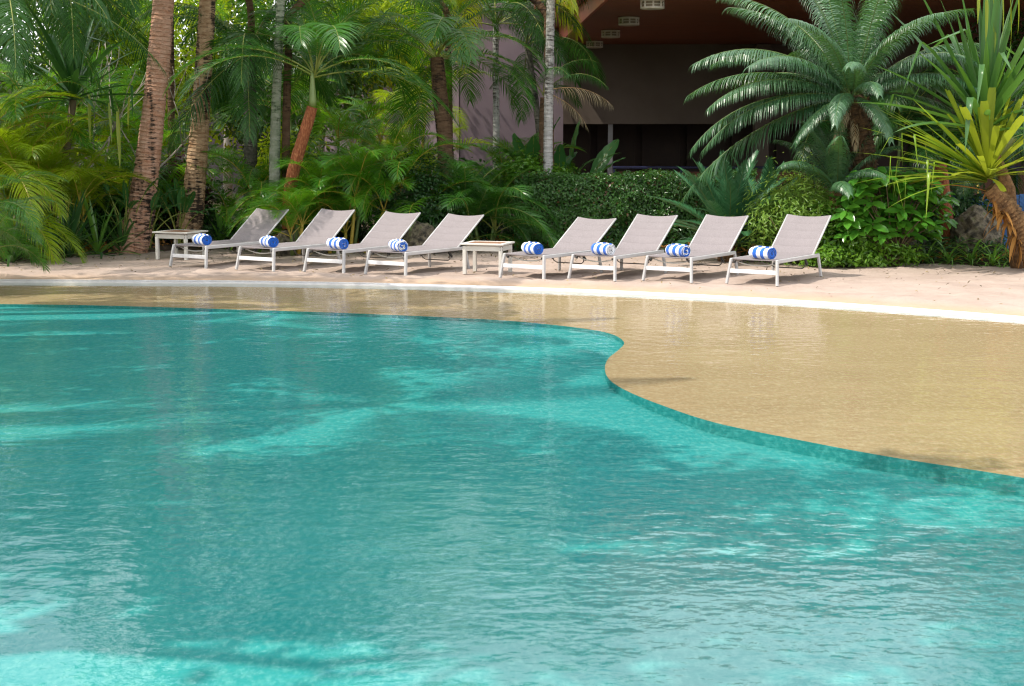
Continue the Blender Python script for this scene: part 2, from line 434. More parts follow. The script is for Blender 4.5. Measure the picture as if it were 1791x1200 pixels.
# ------------------------------------------------------------------ mesh helpers
def tag(o, label=None, cat=None, group=None, kind=None):
    if label: o['label'] = label
    if cat: o['category'] = cat
    if group: o['group'] = group
    if kind: o['kind'] = kind
    return o
def mesh_of(name, verts, faces, mats=(), midx=None, smooth=False):
    me = bpy.data.meshes.new(name)
    me.from_pydata([tuple(v) for v in verts] if not isinstance(verts, np.ndarray) else verts.tolist(), [],
                   faces if not isinstance(faces, np.ndarray) else faces.tolist())
    for m in mats:
        me.materials.append(m)
    if midx is not None:
        me.polygons.foreach_set('material_index', midx)
    if smooth:
        me.polygons.foreach_set('use_smooth', [True] * len(me.polygons))
    me.update()
    return me
def link(name, me, parent=None, loc=(0, 0, 0), rot=(0, 0, 0), scale=(1, 1, 1)):
    o = bpy.data.objects.new(name, me)
    COL.objects.link(o)
    o.parent = parent
    o.location = loc
    o.rotation_euler = rot
    o.scale = scale
    return o
def root(name, loc, rz=0.0, label=None, cat=None, group=None, kind=None):
    o = bpy.data.objects.new(name, None)
    o.empty_display_size = 0.2
    COL.objects.link(o)
    o.location = loc
    o.rotation_euler = (0, 0, rz)
    return tag(o, label, cat, group, kind)

class MB:
    """collects simple solids into one mesh"""
    def __init__(s):
        s.v, s.f, s.mi = [], [], []
    def box(s, c, d, rot=None, mi=0, bev=0.0):
        cx, cy, cz = c
        hx, hy, hz = d[0] / 2, d[1] / 2, d[2] / 2
        pts = []
        b = min(bev, hx * .9, hy * .9, hz * .9)
        base = len(s.v)
        if b <= 0:
            for z in (-hz, hz):
                for x, y in ((-hx, -hy), (hx, -hy), (hx, hy), (-hx, hy)):
                    pts.append(Vector((x, y, z)))
            fs = [(0, 3, 2, 1), (4, 5, 6, 7), (0, 1, 5, 4), (1, 2, 6, 5), (2, 3, 7, 6), (3, 0, 4, 7)]
        else:
            # chamfered along all edges: 24 verts
            idx = {}
            for sx in (-1, 1):
                for sy in (-1, 1):
                    for sz in (-1, 1):
                        idx[(sx, sy, sz, 0)] = len(pts); pts.append(Vector((sx * hx, sy * (hy - b), sz * (hz - b))))
                        idx[(sx, sy, sz, 1)] = len(pts); pts.append(Vector((sx * (hx - b), sy * hy, sz * (hz - b))))
                        idx[(sx, sy, sz, 2)] = len(pts); pts.append(Vector((sx * (hx - b), sy * (hy - b), sz * hz)))
            fs = []
            def I(a, b_, c_, k): return idx[(a, b_, c_, k)]
            for q in (-1, 1):
                fs.append((I(q, -1, -1, 0), I(q, 1, -1, 0), I(q, 1, 1, 0), I(q, -1, 1, 0)))
                fs.append((I(-1, q, -1, 1), I(1, q, -1, 1), I(1, q, 1, 1), I(-1, q, 1, 1)))
                fs.append((I(-1, -1, q, 2), I(1, -1, q, 2), I(1, 1, q, 2), I(-1, 1, q, 2)))
                for t in (-1, 1):
                    fs.append((I(q, t, -1, 0), I(q, t, 1, 0), I(q, t, 1, 1), I(q, t, -1, 1)))
                    fs.append((I(q, -1, t, 0), I(q, 1, t, 0), I(q, 1, t, 2), I(q, -1, t, 2)))
                    fs.append((I(-1, q, t, 1), I(1, q, t, 1), I(1, q, t, 2), I(-1, q, t, 2)))
            for key in [(a, b_, c_) for a in (-1, 1) for b_ in (-1, 1) for c_ in (-1, 1)]:
                fs.append((I(*key, 0), I(*key, 1), I(*key, 2)))
        for p in pts:
            if rot is not None:
                p = rot @ p
            s.v.append((p.x + cx, p.y + cy, p.z + cz))
        for f in fs:
            s.f.append(tuple(base + i for i in f)); s.mi.append(mi)
        return s
    def bar(s, a, b, wd, th, mi=0, up=Vector((0, 0, 1)), bev=0.003):
        a, b = Vector(a), Vector(b)
        d = b - a
        L = d.length
        z = d.normalized()
        x = up.cross(z)
        if x.length < 1e-4: x = Vector((1, 0, 0))
        x.normalize()
        y = z.cross(x)
        rot = Matrix((x, y, z)).transposed()
        return s.box(((a + b) / 2)[:], (wd, th, L), rot, mi, bev)
    def tube(s, pts, rad, n=8, mi=0, cap=True):
        pts = [Vector(p) for p in pts]
        rr = rad if isinstance(rad, (list, tuple)) else [rad] * len(pts)
        base = len(s.v)
        prev = None
        for i, p in enumerate(pts):
            t = (pts[min(i + 1, len(pts) - 1)] - pts[max(i - 1, 0)]).normalized()
            if prev is None:
                x = t.orthogonal().normalized()
            else:
                x = (prev - t * prev.dot(t)).normalized()
            prev = x
            y = t.cross(x)
            for k in range(n):
                a = 2 * math.pi * k / n
                q = p + (x * math.cos(a) + y * math.sin(a)) * rr[i]
                s.v.append((q.x, q.y, q.z))
        for i in range(len(pts) - 1):
            for k in range(n):
                k2 = (k + 1) % n
                s.f.append((base + i * n + k, base + i * n + k2, base + (i + 1) * n + k2, base + (i + 1) * n + k)); s.mi.append(mi)
        if cap:
            s.f.append(tuple(base + k for k in range(n))[::-1]); s.mi.append(mi)
            e = base + (len(pts) - 1) * n
            s.f.append(tuple(e + k for k in range(n))); s.mi.append(mi)
        return s
    def mesh(s, name, mats, smooth=False):
        if not isinstance(mats, (list, tuple)): mats = [mats]
        return mesh_of(name, s.v, s.f, mats, s.mi, smooth)
    def obj(s, name, mats, parent=None, loc=(0, 0, 0), smooth=False, **k):
        return link(name, s.mesh(name, mats, smooth), parent, loc, **k)

def smooth_curve(pts, n):
    """Catmull-Rom through 2-D/3-D points"""
    pts = [np.array(p, float) for p in pts]
    P = [2 * pts[0] - pts[1]] + pts + [2 * pts[-1] - pts[-2]]
    out = []
    for i in range(1, len(P) - 2):
        for k in range(n):
            t = k / n
            a, b, c, d = P[i - 1], P[i], P[i + 1], P[i + 2]
            out.append(0.5 * ((2 * b) + (-a + c) * t + (2 * a - 5 * b + 4 * c - d) * t * t + (-a + 3 * b - 3 * c + d) * t ** 3))
    out.append(pts[-1])
    return out

# ------------------------------------------------------------------ SETTING: pool, sand, soil
WZ = -0.07
cop_px = [(-500, 490), (-200, 489.5), (0, 489.5), (200, 490.5), (400, 491.5), (600, 494.5), (800, 499), (950, 504), (1100, 510), (1300, 520), (1500, 532.5), (1791, 554.5), (2100, 582)]
cop = [gnd(px, py, -0.035) for px, py in cop_px]
copc = smooth_curve([(p.x, p.y) for p in cop], 10)
cx_, cy_ = [p[0] for p in copc], [p[1] for p in copc]
def cop_y(x):
    return float(np.interp(x, cx_, cy_))
soil_px = [(-700, 462), (-200, 462), (0, 460), (60, 456), (140, 449), (230, 442), (300, 438), (420, 437), (520, 437), (640, 437), (760, 438), (900, 439), (1050, 441), (1200, 444), (1330, 450), (1450, 455), (1540, 459), (1650, 463), (1791, 466), (2000, 471), (2600, 480)]
soilc = smooth_curve([tuple(gnd(px, py, 0.0))[:2] for px, py in soil_px], 8)
sx_, sy_ = [p[0] for p in soilc], [p[1] for p in soilc]
def soil_y(x):
    return float(np.interp(x, sx_, sy_))

def gd(px, d, z=0.07):
    """garden point under picture column px, d metres behind the sand edge"""
    Y = 24.0
    for _ in range(8):
        Y = soil_y((px - 895.5) / F * Y) + d
    return gx(px, Y, z)
def build_sand():
    xs = np.linspace(-16, 16, 420)
    ts = np.concatenate([np.linspace(0, 0.25, 22)[:-1], np.linspace(0.25, 1, 50)])
    verts, damp = [], []
    for t in ts:
        for x in xs:
            y0, y1 = cop_y(x) + 0.055, soil_y(x) + 1.6
            y = y0 + (y1 - y0) * t
            dd = y - y0
            z = -0.045 + 0.045 * min(1, dd / 0.5)
            amp = min(1, dd / 0.45)
            z += amp * (0.026 * mnoise.noise((x * 1.3, y * 1.3, 0)) + 0.022 * mnoise.noise((x * 3.4, y * 3.4, 3)) - 0.03 * max(0, mnoise.noise((x * 5.5, y * 4.5, 13)) - .25) + 0.009 * mnoise.noise((x * 11, y * 11, 7)))
            # low lip where the raked sand ends above the damp strip
            z += 0.022 * math.exp(-((dd - 0.62 - 0.08 * mnoise.noise((x * 2, 1, 1))) / 0.10) ** 2)
            verts.append((x, y, z))
            damp.append(max(0.0, min(1.0, 1 - (dd + 0.10 * mnoise.noise((x * 3, 0, 5))) / 0.55)) * 0.8)
    nx = len(xs)
    faces = [(j * nx + i, j * nx + i + 1, (j + 1) * nx + i + 1, (j + 1) * nx + i) for j in range(len(ts) - 1) for i in range(nx - 1)]
    me = mesh_of('sand', verts, faces, [M['sand']], smooth=True)
    a = me.attributes.new('damp', 'FLOAT', 'POINT')
    a.data.foreach_set('value', damp)
    tag(link('sand', me), 'pale pinkish raked sand strip between pool and garden', kind='structure')
build_sand()

def build_soil():
    xs = np.linspace(-16, 16, 260)
    verts = []
    ys = [0, .12, .3, .6, 1, 1.5, 2.2, 3, 4, 5.5, 8, 12, 18, 30]
    for t in ys:
        for x in xs:
            e = 0.10 * mnoise.noise((x * 2.2, 3, 0)) + 0.05 * mnoise.noise((x * 7, 3, 0))
            y = soil_y(x) + e + t
            z = -0.03 + 0.10 * min(1, t / 0.3) + 0.05 * mnoise.noise((x * 1.5, y * 1.5, 0)) + 0.02 * mnoise.noise((x * 6, y * 6, 2))
            verts.append((x, y, z))
    nx = len(xs)
    faces = [(j * nx + i, j * nx + i + 1, (j + 1) * nx + i + 1, (j + 1) * nx + i) for j in range(len(ys) - 1) for i in range(nx - 1)]
    tag(link('soil', mesh_of('soil', verts, faces, [M['soil']], smooth=True)), kind='structure')
build_soil()
# wide ground under everything
g = MB()
g.box((0, 0, -2.6), (400, 400, 0.2))
tag(g.obj('ground', M['soil']), kind='structure')
g = MB(); g.box((0, 130, -0.25), (300, 166, 0.3))
tag(g.obj('terrain', M['soil']), kind='structure')
g = MB()
g.box((-21, 22, -1.3), (14, 50, 2.6)); g.box((22, 22, -1.3), (15, 50, 2.6))
tag(g.obj('side_ground', M['soil']), kind='structure')
g = MB(); g.box((-11.0, 10.9, -1.32), (6.4, 18.0, 2.6), bev=0.02)
tag(g.obj('pool_bank', M['deck']), kind='structure')
g = MB(); g.box((0, -7, -1.3), (60, 18, 2.6), bev=0.02)
tag(g.obj('pool_deck', M['deck']), kind='structure')

# coping
def build_coping():
    v, f = [], []
    n = len(copc)
    for i, p in enumerate(copc):
        a = copc[max(0, i - 1)]; b = copc[min(n - 1, i + 1)]
        d = (b - a) / np.linalg.norm(b - a)
        nn = np.array([-d[1], d[0]])
        q0, q1 = p - nn * 0.052, p + nn * 0.052
        v += [(q0[0], q0[1], -0.16), (q0[0], q0[1], -0.052), (q0[0] + nn[0] * .015, q0[1] + nn[1] * .015, -0.038), (q1[0], q1[1], -0.034), (q1[0], q1[1], -0.16)]
    for i in range(n - 1):
        for k in range(4):
            f.append((i * 5 + k, (i + 1) * 5 + k, (i + 1) * 5 + k + 1, i * 5 + k + 1))
    o = link('coping', mesh_of('coping', v, f, [M['coping']]))
    tag(o, kind='structure')
    # raised grip lugs along the left stretch of the edge
    mb = MB()
    for i in range(0, 330):
        x = -7.6 + i * 0.018
        y = cop_y(x)
        mb.box((x, y - 0.03, -0.031), (0.010, 0.05, 0.012))
    o2 = mb.obj('drain_lug', M['coping'], o)
    o2['kind'] = 'stuff'
build_coping()

# ledge (shallow shelf) and deep floor
edge_px = [(-900, 531), (-400, 531), (0, 532), (200, 535), (400, 541), (600, 547.5), (800, 556), (900, 562), (1000, 572), (1065, 583), (1091, 598), (1082, 612), (1064, 627), (1058, 645), (1066, 664), (1095, 683), (1150, 706), (1250, 739), (1400, 770), (1550, 798), (1791, 836), (2100, 890)]
LZ = -0.11
edge = [gnd(px, py, LZ) for px, py in edge_px]
edgec = smooth_curve([(p.x, p.y) for p in edge], 8)
def build_ledge():
    top = [(float(p[0]), float(p[1])) for p in copc]
    bot = [(float(p[0]), float(p[1])) for p in edgec] + [(14.2, 6.0)]
    poly = [Vector((x, y, LZ)) for x, y in top] + [Vector((x, y, LZ)) for x, y in bot[::-1]]
    tris = tessellate_polygon([poly])
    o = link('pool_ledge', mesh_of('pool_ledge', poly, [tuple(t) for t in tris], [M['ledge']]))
    tag(o, 'tan shallow ledge under the water, pale sparkle in its colour', kind='structure')
    v, f = [], []
    for x, y in bot:
        v += [(x, y, LZ), (x, y, LZ - 0.02), (x, y - 0.0, -1.2)]
    for i in range(len(bot) - 1):
        f.append((i * 3, i * 3 + 1, (i + 1) * 3 + 1, (i + 1) * 3))
        f.append((i * 3 + 1, i * 3 + 2, (i + 1) * 3 + 2, (i + 1) * 3 + 1))
    tag(link('pool_step', mesh_of('pool_step', v, f, [M['stepface']])), 'teal step face along the curved edge of the shallow ledge', kind='structure')
    xs = np.linspace(-14, 14.5, 60)
    ys = np.linspace(1.9, 20.5, 60)
    v = [(x, y, float(np.interp(y, [2, 5, 9.5, 14, 18], [-0.42, -0.36, -0.22, -0.16, -0.145]))) for y in ys for x in xs]
    f = [(j * 60 + i, j * 60 + i + 1, (j + 1) * 60 + i + 1, (j + 1) * 60 + i) for j in range(59) for i in range(59)]
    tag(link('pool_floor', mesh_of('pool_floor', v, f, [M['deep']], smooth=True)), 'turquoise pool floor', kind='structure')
    g = MB(); g.v = [(-14, 1.9, WZ), (14.5, 1.9, WZ)] + [(float(x), float(y), WZ) for x, y in copc[::-1] if -14 < x < 14.5]
    g.f = [tuple(range(len(g.v)))]; g.mi = [0]
    tag(g.obj('water', M['water']), 'clear rippled pool water', kind='structure')
build_ledge()

# ------------------------------------------------------------------ FURNITURE
LW = 0.66
SEP = 1.42
ST = 0.345          # seat height
def grid_sheet(fn, nu, nv, th, mat, name):
    """closed thin sheet from fn(u,v)->Vector"""
    v, f = [], []
    for s_ in (0, 1):
        for j in range(nv + 1):
            for i in range(nu + 1):
                p = fn(i / nu, j / nv)
                v.append((p.x, p.y, p.z - s_ * th))
    o = (nu + 1) * (nv + 1)
    for j in range(nv):
        for i in range(nu):
            a = j * (nu + 1) + i
            q = (a, a + 1, a + nu + 2, a + nu + 1)
            f.append(q); f.append(tuple(o + k for k in q[::-1]))
    rim = [i for i in range(nu + 1)] + [j * (nu + 1) + nu for j in range(1, nv + 1)] + [nv * (nu + 1) + i for i in range(nu - 1, -1, -1)] + [j * (nu + 1) for j in range(nv - 1, 0, -1)]
    for k in range(len(rim)):
        a, b = rim[k], rim[(k + 1) % len(rim)]
        f.append((b, a, o + a, o + b))
    return mesh_of(name, v, f, [mat], smooth=False)

def make_lounger(recline):
    me = {}
    hx = LW / 2
    hinge = SEP - 0.17
    BL = 0.80
    ca, sa = math.cos(recline), math.sin(recline)
    # side rails
    mb = MB(); mb.box((0, SEP / 2 + 0.0, ST - 0.028), (0.034, SEP + 0.03, 0.05), bev=0.006); rail = mb.mesh('side_rail', M['alu'])
    # legs splay a little forward and out at the foot
    def leg(sx, y0, dy):
        m = MB(); m.bar((0, 0, ST - 0.01), (sx * 0.035, dy, 0), 0.032, 0.045, up=Vector((0, 1, 0)), bev=0.005)
        return m.mesh('leg', M['alu'])
    mb = MB(); mb.bar((-hx - 0.01, -0.03, 0.175), (hx + 0.01, -0.03, 0.175), 0.055, 0.018, up=Vector((0, 1, 0)), bev=0.003); cb = mb.mesh('cross_bar', M['coping'])
    arc = [(-hx + 0.03 + (LW - 0.06) * t, 0.10, ST - 0.045 - 0.055 * math.sin(math.pi * t) ** 0.8) for t in [i / 14 for i in range(15)]]
    mb = MB(); mb.tube(arc, 0.009, 8); arcm = mb.mesh('support_bow', M['table_white'], True)
    # seat: slightly dished, quilted at the far half
    def seat(u, v):
        x = (u - 0.5) * (LW - 0.03)
        y = 0.0 + v * hinge
        q = 0.012 * abs(math.sin(math.pi * v * 5)) ** 0.5
        return Vector((x, y, ST - 0.004 - 0.022 * (1 - (2 * u - 1) ** 2) * min(1, 6 * v * (1 - v) + .25) + q * 0.35))
    seatm = grid_sheet(seat, 10, 50, 0.012, M['sling'], 'seat_sling')
    def back(u, v):
        x = (u - 0.5) * (LW - 0.03)
        d = v * BL
        sag = 0.020 * (1 - (2 * u - 1) ** 2)
        q = 0.013 * abs(math.sin(math.pi * min(1, v / 0.92) * 4.6)) ** 0.45
        n = -sag + q - 0.012
        top = -0.018 * (1 - (2 * u - 1) ** 2) * (v ** 6)
        d += top
        return Vector((x, hinge + d * ca - n * sa, ST + d * sa + n * ca))
    backm = grid_sheet(back, 10, 64, 0.012, M['sling'], 'backrest_sling')
    mb = MB().tube([(0, hinge, ST - 0.01), (0, hinge + BL * ca, ST - 0.01 + BL * sa)], 0.014, 8)
    bfm = mb.mesh('back_frame', M['alu'], True)
    # prop bar (U) under the backrest, black adjusters
    y1 = hinge + 0.42 * ca
    mb = MB()
    mb.tube([(-hx + 0.06, hinge - 0.15, ST - 0.06), (-hx + 0.075, hinge - 0.10, ST - 0.17), (-hx + 0.12, hinge - 0.085, ST - 0.20), (hx - 0.12, hinge - 0.085, ST - 0.20), (hx - 0.075, hinge - 0.10, ST - 0.17), (hx - 0.06, hinge - 0.15, ST - 0.06)], 0.008, 8)
    prop = mb.mesh('prop_bar', M['bracket'], True)
    mb = MB()
    mb.bar((0, hinge + 0.05, ST - 0.06), (0, hinge + 0.34 * ca, ST + 0.34 * sa - 0.02), 0.014, 0.014)
    strut = mb.mesh('prop_strut', M['bracket'])
    mb = MB()
    for k in range(4):
        mb.box((0, hinge - 0.16 + k * 0.022, ST - 0.075 - k * 0.02), (0.02, 0.03, 0.04), bev=0.004)
    adj = mb.mesh('adjuster', M['black'])
    mb = MB().box((0, 0.02, ST - 0.05), (0.03, 0.03, 0.03), bev=0.004)
    clip = mb.mesh('corner_clip', M['black'])
    legs = [(-hx, 0.0, leg(-1, 0, -0.06)), (hx, 0.0, leg(1, 0, -0.06)), (-hx, SEP, leg(-1, 0, 0.05)), (hx, SEP, leg(1, 0, 0.05))]
    return rail, legs, cb, arcm, seatm, backm, bfm, prop, strut, adj, clip

lounger_sets = {}
def lounger(flpx, frpx, rec, ang, label):
    a, b = gnd(*flpx), gnd(*frpx)
    c = (a + b) / 2
    key = round(rec, 3)
    if key not in lounger_sets:
        lounger_sets[key] = make_lounger(rec)
    rail, legs, cb, arcm, seatm, backm, bfm, prop, strut, adj, clip = lounger_sets[key]
    r = root('sun_lounger', (c.x, c.y, 0.0), ang, label, 'sun lounger', 'sun loungers lined up on the sand')
    for s_ in (-1, 1):
        link('side_rail', rail, r, (s_ * LW / 2, 0, 0))
    for x, y, m in legs:
        link('leg', m, r, (x, y, 0))
    for nm, m in (('cross_bar', cb), ('support_bow', arcm), ('prop_bar', prop)):
        link(nm, m, r)
    for s_ in (-1, 1):
        link('back_frame', bfm, r, (s_ * (LW / 2 - 0.005), 0, 0))
        link('prop_strut', strut, r, (s_ * (LW / 2 - 0.045), 0, 0))
        link('adjuster', adj, r, (s_ * (LW / 2 - 0.05), 0, 0))
        link('corner_clip', clip, r, (s_ * (LW / 2 - 0.045), 0, 0))
    link('seat_sling', seatm, r)
    link('backrest_sling', backm, r)
    return r

# towel roll ------------------------------------------------------------
def towel_mesh(mat, seed, length=0.35, rad=0.092):
    rnd = random.Random(seed)
    turns = 4.2
    n = 110
    sec = []
    th = rad / (turns + 0.6)
    for i in range(n + 1):
        a = 2 * math.pi * turns * i / n
        r = 0.012 + (rad - 0.012) * i / n
        sec.append((a, r))
    v, f = [], []
    nx = 9
    for k in range(nx + 1):
        t = k / nx
        x = (t - 0.5) * length
        for (a, r) in sec:
            for s_ in (0, 1):
                rr = r - s_ * th * 0.72
                wob = 0.0025 * math.sin(3 * a * 0.37 + k + seed)
                e = 0.004 * math.sin(a * 1.3 + seed) * (1 if k in (0, nx) else 0)
                # slightly flattened underneath
                zz = math.sin(a) * (rr + wob)
                zz = max(zz, -rad * 0.86)
                # rounded end lip
                lip = 0.92 if k in (0, nx) and s_ == 0 and r > rad * 0.86 else 1.0
                v.append((x + e, math.cos(a) * (rr + wob) * lip * 1.05, zz * lip))
    m = 2 * (n + 1)
    for k in range(nx):
        for i in range(n):
            for s_ in (0, 1):
                a0 = k * m + 2 * i + s_
                q = (a0, a0 + 2, a0 + m + 2, a0 + m)
                f.append(q if s_ == 0 else q[::-1])
        # outer flap end
        a0 = k * m + 2 * n
        f.append((a0, a0 + 1, a0 + m + 1, a0 + m))
    for k in (0, nx):
        for i in range(n):
            a0 = k * m + 2 * i
            f.append((a0, a0 + 1, a0 + 3, a0 + 2))
    return mesh_of('towel_roll', v, f, [mat], smooth=True)

LA = R(-33)     # rotation of a lounger: local +Y is its length
L_DATA = [
    ((300.5, 467), (367, 469.6), 38, 'grey sun lounger beside the low table under the coconut trunks, leftmost of the eight'),
    ((415, 473), (486, 473), 38, 'grey sun lounger in front of the slim pale palm trunk, second from the left end'),
    ((534, 476.6), (607.6, 477.3), 37, 'shaded grey sun lounger, third in the row, in front of the cane palm clump'),
    ((641.5, 481), (715.4, 482), 37, 'dappled grey sun lounger immediately left of the middle side table'),
    ((877.8, 486.8), (956, 489), 35, 'sun lounger immediately right of the middle side table, in front of the hedge'),
    ((998.3, 489), (1078.7, 490), 38, 'sunlit sun lounger in front of the hedge end, third from the right end'),
    ((1128.8, 491.5), (1211.5, 493.5), 38, 'sunlit sun lounger in front of the sago cycad, second from the right end'),
    ((1275.5, 496.3), (1360.8, 499.7), 40, 'sunlit lounger at the right end of the row, before the light green bush'),
]
TW = [(0.05, 4.5, 'rolled blue and white striped towel on the leftmost lounger by the table'),
      (0.05, 4.7, 'rolled blue striped towel on the second lounger from the left'),
      (0.05, 4.4, 'rolled blue striped towel on the third lounger from the left'),
      (0.03, 4.2, 'rolled blue striped towel on the dappled lounger left of the middle table'),
      (0.00, 4.8, 'rolled blue striped towel on the lounger right of the middle table'),
      (0.03, 1.6, 'rolled striped towel with a white end, on the lounger by the hedge end'),
      (0.03, 0.9, 'rolled striped towel with white spiral end on the lounger before the sago cycad'),
      (0.03, 4.7, 'rolled blue striped towel on the rightmost lounger')]
for i, (fl, fr, rec, lab) in enumerate(L_DATA):
    rec = (36, 37.5, 35, 34, 32, 36.5, 37, 39.5)[i]
    ang = LA + R([1, 0, 1, -1, -1.5, 0.5, 1, 0][i])
    r = lounger(fl, fr, R(rec), ang, lab)
    dx, ph, tl = TW[i]
    tm = towel_mesh(towel_mat('towel_terry_%s' % 'abcdefgh'[i], ph, True), i)
    mat_r = Matrix.Rotation(ang, 4, 'Z')
    p = Vector(r.location) + mat_r @ Vector((dx, 0.2, 0))
    t = link('rolled_towel', tm, None, (p.x, p.y, ST - 0.012 + 0.080), (0, 0, ang + R(-24) + R([3, -2, 4, -6, -3, 2, 0, 4][i])))
    tag(t, tl, 'towel', 'rolled towels on the loungers')

# side tables -----------------------------------------------------------
def side_table(front, left, right, size, ht, label):
    """front corner foot, plus feet to its left and right (photo px)"""
    c = gnd(*front); a = gnd(*left)
    d = (a - c); ang = math.atan2(-d.y, -d.x)
    sx, sy = size
    r = root('side_table', (c.x, c.y, 0), ang, label, 'side table', 'low square side tables between the loungers')
    # local: front corner at origin, table goes to -x and +y
    legm = MB().box((0, 0, ht / 2 - 0.02), (0.05, 0.05, ht - 0.04), bev=0.004).mesh('leg', M['table_white'])
    for x in (-sx + 0.04, -0.04):
        for y in (0.04, sy - 0.04):
            link('leg', legm, r, (x, y, 0))
    for (cx, cy, w_, d_) in ((-sx / 2, 0.035, sx - 0.12, 0.02), (-sx / 2, sy - 0.035, sx - 0.12, 0.02), (-sx + 0.035, sy / 2, 0.02, sy - 0.12), (-0.035, sy / 2, 0.02, sy - 0.12)):
        link('apron', MB().box((cx, cy, ht - 0.075), (w_, d_, 0.07), bev=0.003).mesh('apron', M['table_white']), r)
    mb = MB()
    for (cx, cy, w_, d_) in ((-sx / 2, 0.02, sx + 0.03, 0.065), (-sx / 2, sy - 0.02, sx + 0.03, 0.065)):
        mb.box((cx, cy, ht - 0.012), (w_, d_, 0.024), bev=0.004)
    for cx in (-sx + 0.02, -0.02):
        mb.box((cx, sy / 2, ht - 0.012), (0.065, sy - 0.107, 0.024), bev=0.004)
    mb.obj('top_frame', M['table_white'], r)
    n = 6
    wdt = (sy - 0.12) / n
    slat = MB().box((0, 0, 0), (sx - 0.12, wdt - 0.008, 0.016), bev=0.002).mesh('slat', M['table_wood'])
    for k in range(n):
        link('slat', slat, r, (-sx / 2, 0.06 + wdt * (k + 0.5), ht - 0.010))
    mb = MB()
    for z in (ht - 0.055, ht - 0.09):
        mb.tube([(-0.04, 0.016, z), (-0.04, 0.010, z)], 0.008, 8)
        mb.tube([(-0.016, 0.04, z), (-0.010, 0.04, z)], 0.008, 8)
    mb.obj('bolt', M['bracket'], r)
side_table((327, 456), (269.7, 454), (366, 454), (0.62, 0.60), 0.45, 'weathered white side table with brown slatted top at the left end')
side_table((879, 481.5), (814, 479.8), (913, 478), (0.62, 0.56), 0.445, 'cream side table with brown slatted top in the middle of the lounger row')

